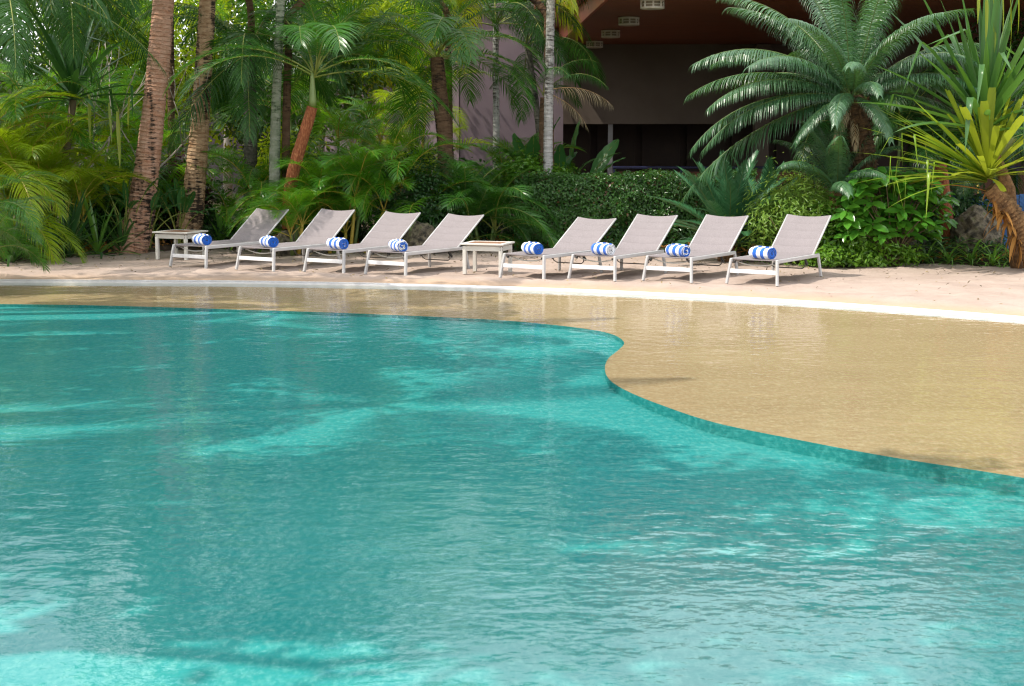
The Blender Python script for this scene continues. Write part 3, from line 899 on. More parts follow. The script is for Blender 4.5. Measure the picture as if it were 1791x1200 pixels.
# ------------------------------------------------------------------ BUILDING
BY = 41.0
def px_at(px, py, Y): return at(px, py, Y)
def build_pavilion():
    r = root('pavilion', (4, BY, 0), 0, 'open dark pavilion with red timber soffit and fascia behind the hedge', 'building')
    off = Vector((4, BY, 0))
    zs = at(1100, 78, BY).z
    zb = at(1100, 217, BY).z
    def put(mb, name, mat, **k):
        o = mb.obj(name, mat, r, tuple(-off))
        return o
    xl = at(958, 100, BY).x
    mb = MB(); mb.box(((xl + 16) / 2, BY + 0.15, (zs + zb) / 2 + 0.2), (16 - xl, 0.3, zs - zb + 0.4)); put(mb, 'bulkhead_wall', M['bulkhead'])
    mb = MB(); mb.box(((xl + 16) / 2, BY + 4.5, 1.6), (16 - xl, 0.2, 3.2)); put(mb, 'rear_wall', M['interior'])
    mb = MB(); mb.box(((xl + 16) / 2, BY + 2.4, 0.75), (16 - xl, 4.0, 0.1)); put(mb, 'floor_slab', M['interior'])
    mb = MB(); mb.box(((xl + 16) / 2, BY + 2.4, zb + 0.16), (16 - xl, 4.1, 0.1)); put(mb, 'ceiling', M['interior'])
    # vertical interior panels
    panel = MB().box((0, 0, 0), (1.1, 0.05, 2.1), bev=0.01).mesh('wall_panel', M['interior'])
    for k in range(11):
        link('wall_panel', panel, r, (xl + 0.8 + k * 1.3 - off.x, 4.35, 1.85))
    # column
    x0, x1 = at(1322, 150, BY - 0.4).x, at(1347, 150, BY - 0.4).x
    mb = MB(); mb.box(((x0 + x1) / 2, BY - 0.2, zs / 2), (x1 - x0, 0.4, zs - 0.02), bev=0.01); put(mb, 'column', M['bulkhead'])
    pc = at(1077, 260, BY - 2)
    mb = MB(); mb.box((pc.x, BY + 0.2, zb / 2), (0.12, 0.12, zb)); put(mb, 'post', M['greypost'])
    # soffit: tongue and groove boards running across, as real grooves
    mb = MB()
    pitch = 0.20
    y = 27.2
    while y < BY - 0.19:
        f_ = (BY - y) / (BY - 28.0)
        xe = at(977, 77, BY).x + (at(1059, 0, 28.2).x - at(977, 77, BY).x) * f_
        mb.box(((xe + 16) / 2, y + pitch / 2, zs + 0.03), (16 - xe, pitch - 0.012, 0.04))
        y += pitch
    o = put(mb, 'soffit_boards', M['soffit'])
    o['kind'] = 'stuff'
    # fascia on the left edge: lower board and outer upper board
    A, B = at(977, 77, BY), at(1059, 0, 28.2)
    B = A + (B - A) * ((BY - 27.1) / (BY - 28.2))
    A.z = B.z = zs
    dl = (A - B).normalized()
    sx = Vector((-1, 0, 0))
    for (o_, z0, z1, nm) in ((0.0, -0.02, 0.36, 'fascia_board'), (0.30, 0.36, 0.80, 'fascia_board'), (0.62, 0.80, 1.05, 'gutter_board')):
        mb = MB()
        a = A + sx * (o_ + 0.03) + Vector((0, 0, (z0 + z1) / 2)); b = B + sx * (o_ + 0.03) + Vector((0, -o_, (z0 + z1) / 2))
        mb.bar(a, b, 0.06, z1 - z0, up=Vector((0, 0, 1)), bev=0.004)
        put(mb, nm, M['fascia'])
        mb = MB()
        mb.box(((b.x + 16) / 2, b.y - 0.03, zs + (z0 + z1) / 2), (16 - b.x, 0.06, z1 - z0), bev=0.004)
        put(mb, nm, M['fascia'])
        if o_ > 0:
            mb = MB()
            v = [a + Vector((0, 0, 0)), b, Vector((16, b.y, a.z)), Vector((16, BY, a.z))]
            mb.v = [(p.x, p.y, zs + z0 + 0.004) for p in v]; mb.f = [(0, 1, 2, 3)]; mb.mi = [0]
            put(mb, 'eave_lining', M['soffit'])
    # steep tiled roof rising behind the eave (its warm colour shows as a reflection in the pool)
    x0_, x1_ = B.x - 0.75, 14.5
    Z0, Y0, Z1, Y1 = zs + 1.06, 26.7, 8.7, 35.6
    v = [(x0_, Y0, Z0), (x1_, Y0, Z0), (x1_ - 1.5, Y1, Z1), (x0_ + 1.5, Y1, Z1)]
    mb = MB(); mb.v = v + [(p[0], p[1] + .05, p[2] - .14) for p in v]
    mb.f = [(0, 1, 2, 3), (7, 6, 5, 4), (0, 4, 5, 1), (1, 5, 6, 2), (2, 6, 7, 3), (3, 7, 4, 0)]; mb.mi = [0] * 6
    put(mb, 'roof', M['rooftile'])
    v = [(x0_ + 1.5, Y1, Z1), (x1_ - 1.5, Y1, Z1), (x1_, BY + 3, Z0), (x0_, BY + 3, Z0), (x0_, Y0, Z0)]
    mb = MB(); mb.v = v; mb.f = [(0, 1, 2, 3), (0, 3, 4)]; mb.mi = [0, 0]
    put(mb, 'roof', M['rooftile'])
    cbm = MB()
    for k in range(26):
        t = (k + .5) / 26
        cbm.box(((x0_ + x1_) / 2, Y0 + (Y1 - Y0) * t, Z0 + (Z1 - Z0) * t + .02), (x1_ - x0_ - 3 * t, .05, .05))
    put(cbm, 'tile_course', M['rooftile'])['kind'] = 'stuff'
    # balustrade
    ra, rb = at(1072, 293, 37), at(1345, 300, 37)
    mb = MB(); mb.box(((ra.x + 15) / 2, 37, ra.z), (15 - ra.x, 0.06, 0.06), bev=0.01); put(mb, 'handrail', M['navy'])
    post = MB().box((0, 0, 0.6), (0.05, 0.05, 1.2)).mesh('rail_post', M['navy'])
    for k in range(8):
        link('rail_post', post, r, (ra.x + 0.03 + k * 1.6 - off.x, 37 - BY, ra.z - 1.24))
    mb = MB(); mb.box(((ra.x + 15) / 2, 37.06, ra.z - 0.5), (15 - ra.x, 0.03, 0.8)); put(mb, 'balustrade_panel', M['rail_brown'])
    # ceiling lights
    for k, (px, py, lab) in enumerate(((1141, 5, 'round cream ceiling light cut by the top edge, nearest of the four under the soffit'), (1100, 36, 'round cream ceiling light, second from the front under the soffit'), (1068, 59, 'round cream ceiling light, third from the front under the soffit'), (1040, 78, 'round ceiling light in deep shade beside the bulkhead wall, farthest of the four'))):
        d = ray(px, py - 6)
        Yd = (zs - H) / d.z * d.y
        p = at(px, py - 6, Yd)
        L = root('ceiling_light', (p.x, p.y, zs - 0.005), 0, lab, 'ceiling light', 'round lights under the timber soffit')
        mb = MB(); mb.tube([(0, 0, 0.0), (0, 0, -0.035)], 0.215, 28); mb.obj('lamp_base', M['lampwhite'], L)
        mb = MB(); mb.tube([(0, 0, -0.035), (0, 0, -0.125)], 0.185, 28); mb.obj('lamp_louvre', M['lampdark'], L)
        mb = MB(); mb.tube([(0, 0, -0.125), (0, 0, -0.155), (0, 0, -0.165)], [0.212, 0.212, 0.19], 28); mb.obj('lamp_cover', M['lampwhite'], L)
        mb = MB()
        for q in range(8):
            a = q * math.pi / 4 + math.pi / 2
            mb.box((0.195 * math.cos(a), 0.195 * math.sin(a), -0.08), (0.03, 0.03, 0.09))
        mb.box((0, 0, -0.08), (0.39, 0.39 * 0.02, 0.008))
        mb.obj('lamp_rib', M['lampwhite'], L)
        mb = MB(); mb.tube([(0, 0, -0.075), (0, 0, -0.085)], 0.208, 28); mb.obj('lamp_ring', M['lampwhite'], L)
build_pavilion()

def build_mauve():
    c = at(805, 200, 40)
    e = at(985, 200, 40)
    t = 5.2
    r = root('mauve_building', (c.x, 40, 0), 0, 'mauve rendered wall corner standing behind the palms left of the pavilion', 'building')
    mb = MB(); mb.box(((e.x - c.x) / 2, 0.15, t / 2), (e.x - c.x + 0.0, 0.3, t)); mb.obj('front_wall', M['mauve'], r)
    mb = MB(); mb.bar((0.0, 0.16, t / 2 ), (-4.0, 2.8, t / 2), t, 0.3, up=Vector((0, 0, 1)))
    # bar: width along x-of-frame; rebuild upright
    mb = MB(); a = math.atan2(2.6, -4.0)
    rot = Matrix.Rotation(a, 3, 'Z')
    mb.box((-2.0 + 0.05, 1.5, t / 2 - 0.002), (4.75, 0.3, t), rot); mb.obj('side_wall', M['mauve'], r)
    mb = MB(); mb.box(((e.x - c.x) / 2 - 0.05, 0.12, t + 0.06), (e.x - c.x + 0.15, 0.45, 0.12)); mb.obj('parapet', M['mauve'], r)
    # second wall further left, glimpsed between leaves
    r2 = root('garden_building', (-9, 47, 0), 0, 'pale rendered building glimpsed through the leaves behind the coconut trunks', 'building')
    mb = MB(); mb.box((0, 0, 1.8), (14, 0.3, 3.6)); mb.obj('wall', M['mauve'], r2)
    mb = MB(); mb.box((0, -0.3, 3.7), (14.6, 1.2, 0.18)); mb.obj('roof', M['rail_brown'], r2)
build_mauve()

# blue fence
def build_fence():
    r = root('plank_fence', gx(1670, 26.2), 0, 'blue painted plank fence behind the boulder at the right', 'fence')
    x0 = gx(1530, 26.2).x - r.location.x
    pl = MB().box((0, 0, 0.5), (0.105, 0.022, 1.0), bev=0.003).mesh('plank', M['bluepaint'])
    for k in range(46):
        link('plank', pl, r, (x0 + k * 0.118, random.Random(k).uniform(-.004, .004), -0.01 + 0.01 * math.sin(k * 3.1)))
    for z in (0.25, 0.8):
        link('rail', MB().box((x0 + 2.7, 0.035, z), (5.5, 0.04, 0.08)).mesh('rail', M['bluepaint']), r)
build_fence()

def rock(name, c, s, seed, label):
    me = bpy.data.meshes.new(name)
    import bmesh
    bm = bmesh.new()
    bmesh.ops.create_icosphere(bm, subdivisions=5, radius=1)
    for v in bm.verts:
        n = v.co.normalized()
        d = 1 + 0.28 * mnoise.noise(n * 1.3 + Vector((seed, 0, 0))) + 0.10 * mnoise.noise(n * 4 + Vector((seed, 2, 0))) + 0.06 * mnoise.noise(n * 9) + 0.03 * mnoise.noise(n * 21)
        v.co = Vector((n.x * s[0], n.y * s[1], n.z * s[2])) * d
    bm.to_mesh(me); bm.free()
    me.materials.append(M['rock'])
    me.polygons.foreach_set('use_smooth', [True] * len(me.polygons))
    tag(link(name, me, None, (c[0], c[1], c[2])), label, 'boulder')
rock('boulder', gd(1706, .8, 0.42), (0.40, 0.36, 0.42), 1, 'rounded lichen-speckled boulder behind the leaning shaggy pandanus trunk')
rock('boulder', gd(1565, .7, 0.14), (0.62, 0.40, 0.28), 5, 'low flat grey boulder under the glossy broadleaf bush')
rock('boulder', gx(508, 25.8, 0.14), (0.30, 0.26, 0.26), 9, 'small dark boulder at the foot of the orange palm trunk')
rock('boulder', gx(735, 25.9, 0.14), (0.30, 0.26, 0.40), 12, 'pinkish dark boulder under the small-leaved shrub, left of the middle table')

# wooden post
def build_post():
    b = gx(1664, 24.6)
    r = root('timber_post', b, 0, 'round orange-brown timber post rising behind the glossy broadleaf bush', 'post')
    a = at(1664, 462, 24.6) - Vector(b); c = at(1645, 290, 24.6) - Vector(b)
    pts = [a + (c - a) * t for t in (0, .2, .4, .6, .8, 1)]
    MB().tube(pts, [.125, .115, .11, .108, .105, .10], 14).obj('shaft', M['orange_bark'], r, smooth=True)
    MB().tube([c, c + (c - a).normalized() * 0.02], [.09, .06], 14).obj('cap', M['orange_bark'], r)
build_post()

# ------------------------------------------------------------------ PLANT BUILDERS
def frond_mesh(name, L, el0, bend, n, ll, lw, vang, sag, fwd, mats, seed=0, petiole=0.16, rr=0.014, twist=0.0, ragged=0.0, tipmin=0.3, inward=0.0):
    """feather leaf: arching rachis in the XZ plane from the origin towards +X, with real leaflets"""
    rnd = random.Random(seed)
    K = 16
    pts, els = [], []
    p = Vector((0, 0, 0))
    for i in range(K + 1):
        t = i / K
        el = R(el0 - bend * t ** 1.25)
        pts.append(p.copy()); els.append(el)
        side = R(twist) * t
        p = p + Vector((math.cos(el) * math.cos(side), math.cos(el) * math.sin(side), math.sin(el))) * (L / K)
    v, f, mi = [], [], []
    # rachis
    for i, q in enumerate(pts):
        r = rr * (1 - 0.82 * i / K)
        el = els[i]
        nz = Vector((-math.sin(el), 0, math.cos(el)))
        for k in range(4):
            a = k * math.pi / 2
            d = Vector((0, math.cos(a), 0)) + nz * math.sin(a)
            w_ = q + d * r
            v.append((w_.x, w_.y, w_.z))
    for i in range(K):
        for k in range(4):
            f.append((i * 4 + k, i * 4 + (k + 1) % 4, (i + 1) * 4 + (k + 1) % 4, (i + 1) * 4 + k)); mi.append(1)
    for side in (-1, 1):
        for j in range(n):
            s = (j + rnd.uniform(-.3, .3)) / (n - 1)
            s = min(1, max(0, s))
            t = petiole + (1 - petiole) * s
            if ragged and rnd.random() < ragged: continue
            x = t * K
            i = min(K - 1, int(x)); fr = x - i
            q = pts[i].lerp(pts[i + 1], fr)
            T = (pts[i + 1] - pts[i]).normalized()
            Sd = Vector((-T.y, T.x, 0))
            if Sd.length < 1e-3: Sd = Vector((0, 1, 0))
            Sd = Sd.normalized() * side
            Nn = T.cross(Sd).normalized() * side
            if Nn.z < 0 and abs(T.z) < 0.95: Nn = -Nn
            fw = R(fwd + 32 * s ** 2 + rnd.uniform(-3, 3))
            va = R(vang + rnd.uniform(-4, 4))
            d = Sd * (math.cos(fw) * math.cos(va)) + T * math.sin(fw) + Nn * (math.sin(va) * math.cos(fw))
            prof = max(tipmin if s > .5 else 0.35, math.sin(math.pi * (0.13 + 0.80 * s)) ** 0.75)
            Lf = ll * prof * rnd.uniform(.88, 1.08)
            segs = 4
            c = q.copy()
            b0 = len(v)
            wprof = [0.7, 1.0, 0.8, 0.42]
            Wd = (T - d * T.dot(d)).normalized()
            Wd = (Wd + Nn * rnd.uniform(-.35, .35)).normalized()
            for g_ in range(segs):
                hw = lw * 0.5 * wprof[g_] * (0.7 + 0.3 * prof)
                v.append(tuple(c + Wd * hw)); v.append(tuple(c - Wd * hw))
                d = (d + Vector((0, 0, -1)) * sag * (0.6 + g_ * 0.5) * rnd.uniform(.7, 1.3)).normalized()
                c = c + d * (Lf / segs)
            v.append(tuple(c))
            for g_ in range(segs - 1):
                f.append((b0 + 2 * g_, b0 + 2 * g_ + 1, b0 + 2 * g_ + 3, b0 + 2 * g_ + 2)); mi.append(0)
            f.append((b0 + 2 * segs - 2, b0 + 2 * segs - 1, b0 + 2 * segs)); mi.append(0)
    return mesh_of(name, v, f, mats, mi)

FR = {}
def fronds(kind, L, specs, n, ll, lw, vang, sag, fwd, mats, **k):
    FR[kind] = [(el, [frond_mesh('frond_' + kind, L, el, b, n, ll, lw, vang, sag, fwd, mats, seed=hash((el, q)) & 255, twist=(-14, 12)[q], **k) for q in range(2)]) for el, b in specs]
SPEC = [(82, 75), (66, 95), (48, 100), (30, 95), (10, 75), (-15, 50)]
fronds('palm', 2.5, SPEC, 54, 0.66, 0.021, 20, 0.17, 30, [M['palm'], M['rachis']])
fronds('cane', 2.0, SPEC, 44, 0.58, 0.020, 28, 0.13, 34, [M['cane'], M['rachis_gold']])
fronds('golden', 2.3, SPEC, 54, 0.62, 0.019, 26, 0.17, 34, [M['golden'], M['rachis_gold']])
fronds('dark', 2.6, SPEC, 56, 0.66, 0.021, 8, 0.30, 28, [M['darkpalm'], M['rachis']])
fronds('coco', 3.8, [(75, 80), (52, 100), (30, 100), (5, 80), (-25, 50)], 60, 0.85, 0.045, 8, 0.32, 28, [M['palm'], M['rachis_gold']], rr=0.025)
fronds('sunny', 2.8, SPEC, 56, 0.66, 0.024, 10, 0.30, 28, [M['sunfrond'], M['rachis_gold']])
fronds('cycad', 2.55, [(80, 45), (62, 62), (44, 72), (26, 66), (8, 62), (-12, 48)], 125, 0.43, 0.021, 4, 0.36, 18, [M['cycad'], M['rachis_dark']], petiole=0.07, rr=0.013, tipmin=0.5)
fronds('sago', 1.55, [(80, 22), (62, 30), (44, 34), (26, 34), (8, 30)], 90, 0.25, 0.017, 16, 0.03, 34, [M['sago'], M['rachis_dark']], petiole=0.06, rr=0.012, tipmin=0.35)
fronds('dead', 1.7, [(15, 60), (-20, 50), (-50, 25)], 34, 0.45, 0.022, -10, 0.5, 35, [M['dead'], M['dead_rachis']], ragged=0.25)

def trunk_obj(r, pts, radii, mat, ring=0.05, sides=14, name='trunk', lip=0.05, seed=0):
    """tapered trunk with real leaf-scar rings; pts are in world space"""
    base = Vector(r.location)
    cv = smooth_curve([tuple(Vector(p) - base) for p in pts], 14)
    rc = np.interp(np.linspace(0, 1, len(cv)), np.linspace(0, 1, len(radii)), radii)
    d = [0]
    for i in range(1, len(cv)): d.append(d[-1] + float(np.linalg.norm(cv[i] - cv[i - 1])))
    tot = d[-1]
    n = int(tot / ring)
    P, Rr = [], []
    cv = np.array(cv)
    for i in range(n + 1):
        for q, m in ((0.0, 1 + lip), (0.45, 1 + lip * 0.1), (0.93, 1 - lip * .4)):
            s_ = min(tot, (i + q) * tot / (n + 1))
            P.append(Vector([float(np.interp(s_, d, cv[:, k])) for k in range(3)]))
            Rr.append(float(np.interp(s_, d, rc)) * m * (1 + 0.03 * mnoise.noise((i * .7, seed, 0))))
    mb = MB(); mb.tube(P, Rr, sides)
    # uneven girth
    for i, vv in enumerate(mb.v):
        c = P[i // sides]
        k = 1 + 0.05 * mnoise.noise((vv[0] * 9, vv[1] * 9, vv[2] * 3 + seed))
        mb.v[i] = (c.x + (vv[0] - c.x) * k, c.y + (vv[1] - c.y) * k, vv[2] + 0.012 * mnoise.noise((vv[0] * 7, vv[1] * 7, i // (sides * 3) * 1.7)))
    return mb.obj(name, mat, r)

def crown(r, c, kind, n, smin=.85, smax=1.1, seed=0, els=None, az0=0.0, azr=360.0):
    """n separate fronds round the point c (world)"""
    rnd = random.Random(seed)
    tiers = FR[kind]
    c = Vector(c) - Vector(r.location)
    for i in range(n):
        t = i / max(1, n - 1)
        if els is None:
            k = min(len(tiers) - 1, int((t ** 0.8) * len(tiers)))
        else:
            k = els[i % len(els)]
        me = rnd.choice(tiers[k][1])
        az = R(az0 + (i * 137.5 + rnd.uniform(-16, 16)) % azr)
        s = rnd.uniform(smin, smax) * (0.72 if (k == 0 and kind != 'sago') else 1)
        up = Vector((0, 0, -0.02 * i / n * 4))
        link('frond', me, r, c + up, (R(rnd.uniform(-14, 14)), R(rnd.uniform(-7, 7)), az), (s, s, s))

def palm(label, base, pts, radii, mat, kind, n, seed, crown_at=None, shaft=None, name='palm_tree', ring=0.055, sides=14, sm=(.85, 1.1), els=None, lip=0.05, group=None):
    r = root(name, base, 0, label, 'palm tree', group)
    trunk_obj(r, pts, radii, mat, ring, sides, lip=lip, seed=seed)
    top = Vector(pts[-1])
    if shaft:
        q = top - Vector(base)
        h, rr = shaft
        MB().tube([q + Vector((0, 0, h * t)) for t in (0, .15, .4, .7, 1)], [rr * 1.05, rr * 1.15, rr, rr * .75, rr * .55], 12).obj('crownshaft', M['shaft'], r, smooth=True)
        top = top + Vector((0, 0, h * 0.95))
    if n: crown(r, crown_at or top, kind, n, sm[0], sm[1], seed, els)
    return r

def clump(label, c, stems, kind, n, seed, spread=0.35, h=(0.8, 1.8), sm=(.7, 1.05), els=None):
    """cane palm clump: several canes, each with its own fronds"""
    rnd = random.Random(seed)
    r = root('cane_palm', c, 0, label, 'cane palm')
    for k in range(stems):
        a = rnd.uniform(0, 6.28); d = spread * rnd.uniform(.2, 1)
        x, y = d * math.cos(a), d * math.sin(a)
        hh = rnd.uniform(*h)
        tx, ty = x * 1.9, y * 1.9
        pts = [Vector((x + (tx - x) * t, y + (ty - y) * t, hh * t)) for t in (0, .33, .66, 1)]
        MB().tube(pts, [.035, .03, .028, .022], 8).obj('cane', M['rachis_gold'] if rnd.random() < .25 else M['rachis_dark'], r, smooth=True)
        crown(r, Vector(c) + pts[-1], kind, n, sm[0], sm[1], seed * 7 + k, els)
    return r

def strap_mesh(L, wd, el0, bend, mat, name, seed=0, kink=None, cut=False, segs=12, chan=0.35, wave=0.0):
    rnd = random.Random(seed)
    v, f = [], []
    p = Vector((0, 0, 0))
    K = segs
    for i in range(K + 1):
        t = i / K
        el = el0 - bend * t ** 1.4
        if kink and t > kink[0]:
            el = el0 - bend * kink[0] ** 1.4 - kink[1]
        el = R(el)
        if cut:
            hw = wd / 2 * (0.45 + 0.75 * t) if t < .97 else wd / 2 * 0.9
        else:
            hw = wd / 2 * min(1, (0.55 + 1.8 * t)) * (max(0.0, 1 - t ** 3.2)) + 0.001
        nz = Vector((-math.sin(el), 0, math.cos(el)))
        wv = wave * math.sin(t * 9 + seed)
        for u in (-1, 0, 1):
            q = p + Vector((0, u * hw + wv, 0)) + nz * (abs(u) * hw * chan)
            v.append(tuple(q))
        p = p + Vector((math.cos(el), 0, math.sin(el))) * (L / K)
    for i in range(K):
        for k in (0, 1):
            f.append((i * 3 + k, i * 3 + k + 1, (i + 1) * 3 + k + 1, (i + 1) * 3 + k))
    return mesh_of(name, v, f, [mat], smooth=True)

def rosette(label, c, cat, name, n, L, wd, mat, seed, el=(85, 10), bend=(10, 60), kinkp=0.0, cutp=0.0, deadp=0.0, az=None, c_off=(0, 0, 0), part='leaf', rr=None, srange=(.75, 1.1), nv=14, chan=0.35):
    """rosette of separate strap leaves"""
    rnd = random.Random(seed)
    r = rr or root(name, c, 0, label, cat)
    off = Vector(c_off)
    var = []
    for k in range(nv):
        t = k / (nv - 1)
        e = el[0] + (el[1] - el[0]) * t
        b = bend[0] + (bend[1] - bend[0]) * t + rnd.uniform(-8, 8)
        kk = (rnd.uniform(.55, .8), rnd.uniform(70, 120)) if rnd.random() < kinkp else None
        var.append(strap_mesh(L, wd, e, b, mat, 'strap_leaf', seed * 31 + k, kk, rnd.random() < cutp, chan=chan))
    for i in range(n):
        t = (i + .5) / n
        m = var[min(nv - 1, int(t * nv))]
        a = (i * 137.5 + rnd.uniform(-14, 14)) % 360
        if az: a = az[0] + (az[1] - az[0]) * (a / 360)
        s = rnd.uniform(*srange)
        link(part, m, r, off + Vector((0, 0, -0.10 * t)), (R(rnd.uniform(-8, 8)), R(rnd.uniform(-5, 5)), R(a)), (s, s, s))
    return r

def leaf_cloud(pos, nrm, size, asp, rnd, fold=0.25, droop=0.0):
    """numpy leaf quads: pos (n,3), nrm (n,3), size (n,)"""
    n = len(pos)
    nr = nrm / (np.linalg.norm(nrm, axis=1, keepdims=True) + 1e-9)
    t = rnd.normal(size=(n, 3)); t[:, 2] -= droop
    t -= nr * np.sum(t * nr, 1, keepdims=True)
    t /= np.linalg.norm(t, axis=1, keepdims=True) + 1e-9
    b = np.cross(nr, t)
    s = size[:, None]
    hw = s * asp / 2
    V = np.empty((n, 6, 3))
    V[:, 0] = pos
    V[:, 1] = pos + t * s * .35 + b * hw + nr * hw * fold
    V[:, 2] = pos + t * s * .75 + b * hw * .75 + nr * hw * fold * .6
    V[:, 3] = pos + t * s * 1.0 - nr * s * .10
    V[:, 4] = pos + t * s * .75 - b * hw * .75 + nr * hw * fold * .6
    V[:, 5] = pos + t * s * .35 - b * hw + nr * hw * fold
    i = np.arange(n)[:, None] * 6
    F = np.concatenate([i + np.array([[0, 1, 2, 3]]), i + np.array([[0, 3, 4, 5]])], 0)
    return V.reshape(-1, 3), F

def crown_cloud(n, cen, rad, size, asp, seed, clumps=30, shell=0.55, spread=0.22, droop=0.3):
    rnd = np.random.RandomState(seed)
    d = rnd.normal(size=(clumps, 3)); d /= np.linalg.norm(d, axis=1, keepdims=True)
    rr = (shell + (1 - shell) * rnd.rand(clumps, 1) ** 0.6)
    C = d * rr
    k = rnd.randint(0, clumps, n)
    P = C[k] + rnd.normal(size=(n, 3)) * spread * (0.6 + 0.8 * rnd.rand(clumps)[k][:, None])
    nr = P * 0.6 + rnd.normal(size=(n, 3)) * 0.45 + np.array([0, 0, 0.55])
    P = P * np.array(rad) + np.array(cen)
    sz = size * (0.7 + 0.6 * rnd.rand(n))
    return leaf_cloud(P, nr, sz, asp, rnd, droop=droop), C * np.array(rad) + np.array(cen)

def bush(label, c, rad, n, size, asp, mat, seed, cat='bush', name='bush', clumps=26, shell=0.4, spread=.24, lift=1.0, stems=6, droop=0.3, stem_mat='stem'):
    r = root(name, c, 0, label, cat)
    (V, Fc), C = crown_cloud(n, (0, 0, rad[2] * lift), rad, size, asp, seed, clumps, shell, spread, droop)
    V[:, 2] = np.maximum(V[:, 2], 0.01)
    link('foliage', mesh_of('foliage', V, Fc, [mat]), r)
    rnd = random.Random(seed)
    mb = MB()
    for k in range(stems):
        q = Vector(C[rnd.randrange(len(C))])
        b = Vector((rnd.uniform(-.08, .08), rnd.uniform(-.08, .08), 0))
        m_ = b.lerp(q, .5) + Vector((rnd.uniform(-.1, .1), rnd.uniform(-.1, .1), .05))
        mb.tube([b, m_, q], [.016, .011, .005], 6)
    if stems: mb.obj('stem', M[stem_mat], r, smooth=True)
    return r

def tree(label, c, h0, cen, rad, n, size, asp, mat, seed, clumps=40, trunk_r=.16, spread=.2, bark='stem', shell=.5, cat='tree', name='tree', limbs=9):
    """broadleaf tree: tapered trunk, limbs to the clumps, leaves in clumps"""
    r = root(name, c, 0, label, cat)
    (V, Fc), C = crown_cloud(n, cen, rad, size, asp, seed, clumps, shell, spread)
    link('crown', mesh_of('crown', V, Fc, [mat]), r)
    rnd = random.Random(seed)
    fork = Vector((cen[0] * .5, cen[1] * .5, h0))
    mb = MB(); mb.tube([(0, 0, -.1), fork * .5 + Vector((.06, .03, 0)), fork], [trunk_r * 1.3, trunk_r, trunk_r * .75], 10); mb.obj('trunk', M[bark], r, smooth=True)
    for k in range(limbs):
        q = Vector(C[rnd.randrange(len(C))])
        m1 = fork.lerp(q, .35) + Vector((rnd.uniform(-.3, .3), rnd.uniform(-.3, .3), rnd.uniform(-.1, .3)))
        m2 = fork.lerp(q, .7) + Vector((rnd.uniform(-.25, .25), rnd.uniform(-.25, .25), rnd.uniform(-.1, .3)))
        MB().tube([fork, m1, m2, q], [trunk_r * .5, trunk_r * .3, trunk_r * .2, trunk_r * .08], 7).obj('branch', M[bark], r, smooth=True)
    return r

def paddle_mesh(L, wd, el0, bend, mat, stalk, name='paddle_leaf', seed=0):
    """banana / bird-of-paradise blade on a stalk"""
    v, f, mi = [], [], []
    K = 16
    p = Vector((0, 0, 0)); rnd = random.Random(seed)
    mb = MB()
    tot = L + stalk
    path = []
    for i in range(K + 1):
        t = i / K
        el = R(el0 - bend * t ** 1.6)
        path.append((p.copy(), el, t))
        p = p + Vector((math.cos(el), 0, math.sin(el))) * (tot / K)
    mb.tube([q for q, _, _ in path], [.014 * (1 - .75 * t) for _, _, t in path], 6, mi=1)
    ts = stalk / tot
    base = len(mb.v)
    row = 0
    J = 14
    for j in range(J + 1):
        s = j / J
        t = ts + (1 - ts) * s
        x = t * K; i = min(K - 1, int(x))
        q = path[i][0].lerp(path[i + 1][0], x - i); el = path[i][1]
        hw = wd / 2 * (math.sin(math.pi * min(1, s * 0.97 + .02)) ** 0.6)
        nz = Vector((-math.sin(el), 0, math.cos(el)))
        for u in (-1, -.5, 0, .5, 1):
            rip = 0.012 * math.sin(j * 2.2 + u * 3 + seed)
            z = abs(u) * hw * 0.35 - (abs(u) ** 3) * hw * .35
            w_ = q + Vector((0, u * hw, 0)) + nz * (z + rip)
            mb.v.append(tuple(w_))
    for j in range(J):
        for k in range(4):
            a = base + j * 5 + k
            mb.f.append((a, a + 1, a + 6, a + 5)); mb.mi.append(0)
    return mb.mesh(name, [mat, M['rachis']], True)

def paddles(label, c, cat, name, n, L, wd, stalk, mat, seed, el=(88, 55), bend=(15, 70), az=(0, 360)):
    rnd = random.Random(seed)
    r = root(name, c, 0, label, cat)
    for i in range(n):
        t = i / max(1, n - 1)
        me = paddle_mesh(L * rnd.uniform(.8, 1.1), wd * rnd.uniform(.85, 1.1), el[0] + (el[1] - el[0]) * t, bend[0] + (bend[1] - bend[0]) * t, mat, stalk * rnd.uniform(.8, 1.2), seed=seed + i)
        a = az[0] + (i * 137.5 + rnd.uniform(-20, 20)) % (az[1] - az[0])
        link('leaf', me, r, (rnd.uniform(-.06, .06), rnd.uniform(-.06, .06), 0), (R(rnd.uniform(-15, 15)), 0, R(a)))
    return r

# ------------------------------------------------------------------ TALL PALMS (positions from the photograph)
Y = 26.4
palm('thick coconut palm with pinkish ringed trunk, left of the two coconut trunks', gx(236, Y),
     [at(224, 455, Y), at(232, 425, Y), at(243, 385, Y), at(256, 300, Y), at(268, 200, Y), at(278, 100, Y), at(286, 0, Y), at(292, -120, Y), at(296, -240, Y), at(290, -380, Y)],
     [.31, .28, .25, .215, .19, .185, .175, .165, .15, .14], M['coco_a'], 'coco', 16, 11, ring=0.07, sides=18, lip=.045)
Y = 27.1
palm('slimmer coconut palm with dark banded trunk, right of the two coconut trunks', gx(333, Y),
     [at(330, 400, Y), at(338, 350, Y), at(347, 250, Y), at(356, 120, Y), at(363, 0, Y), at(368, -120, Y), at(366, -260, Y), at(372, -360, Y)],
     [.24, .20, .17, .15, .14, .135, .13, .12], M['coco_b'], 'coco', 15, 12, ring=0.065, sides=16, lip=.045)
Y = 26.6
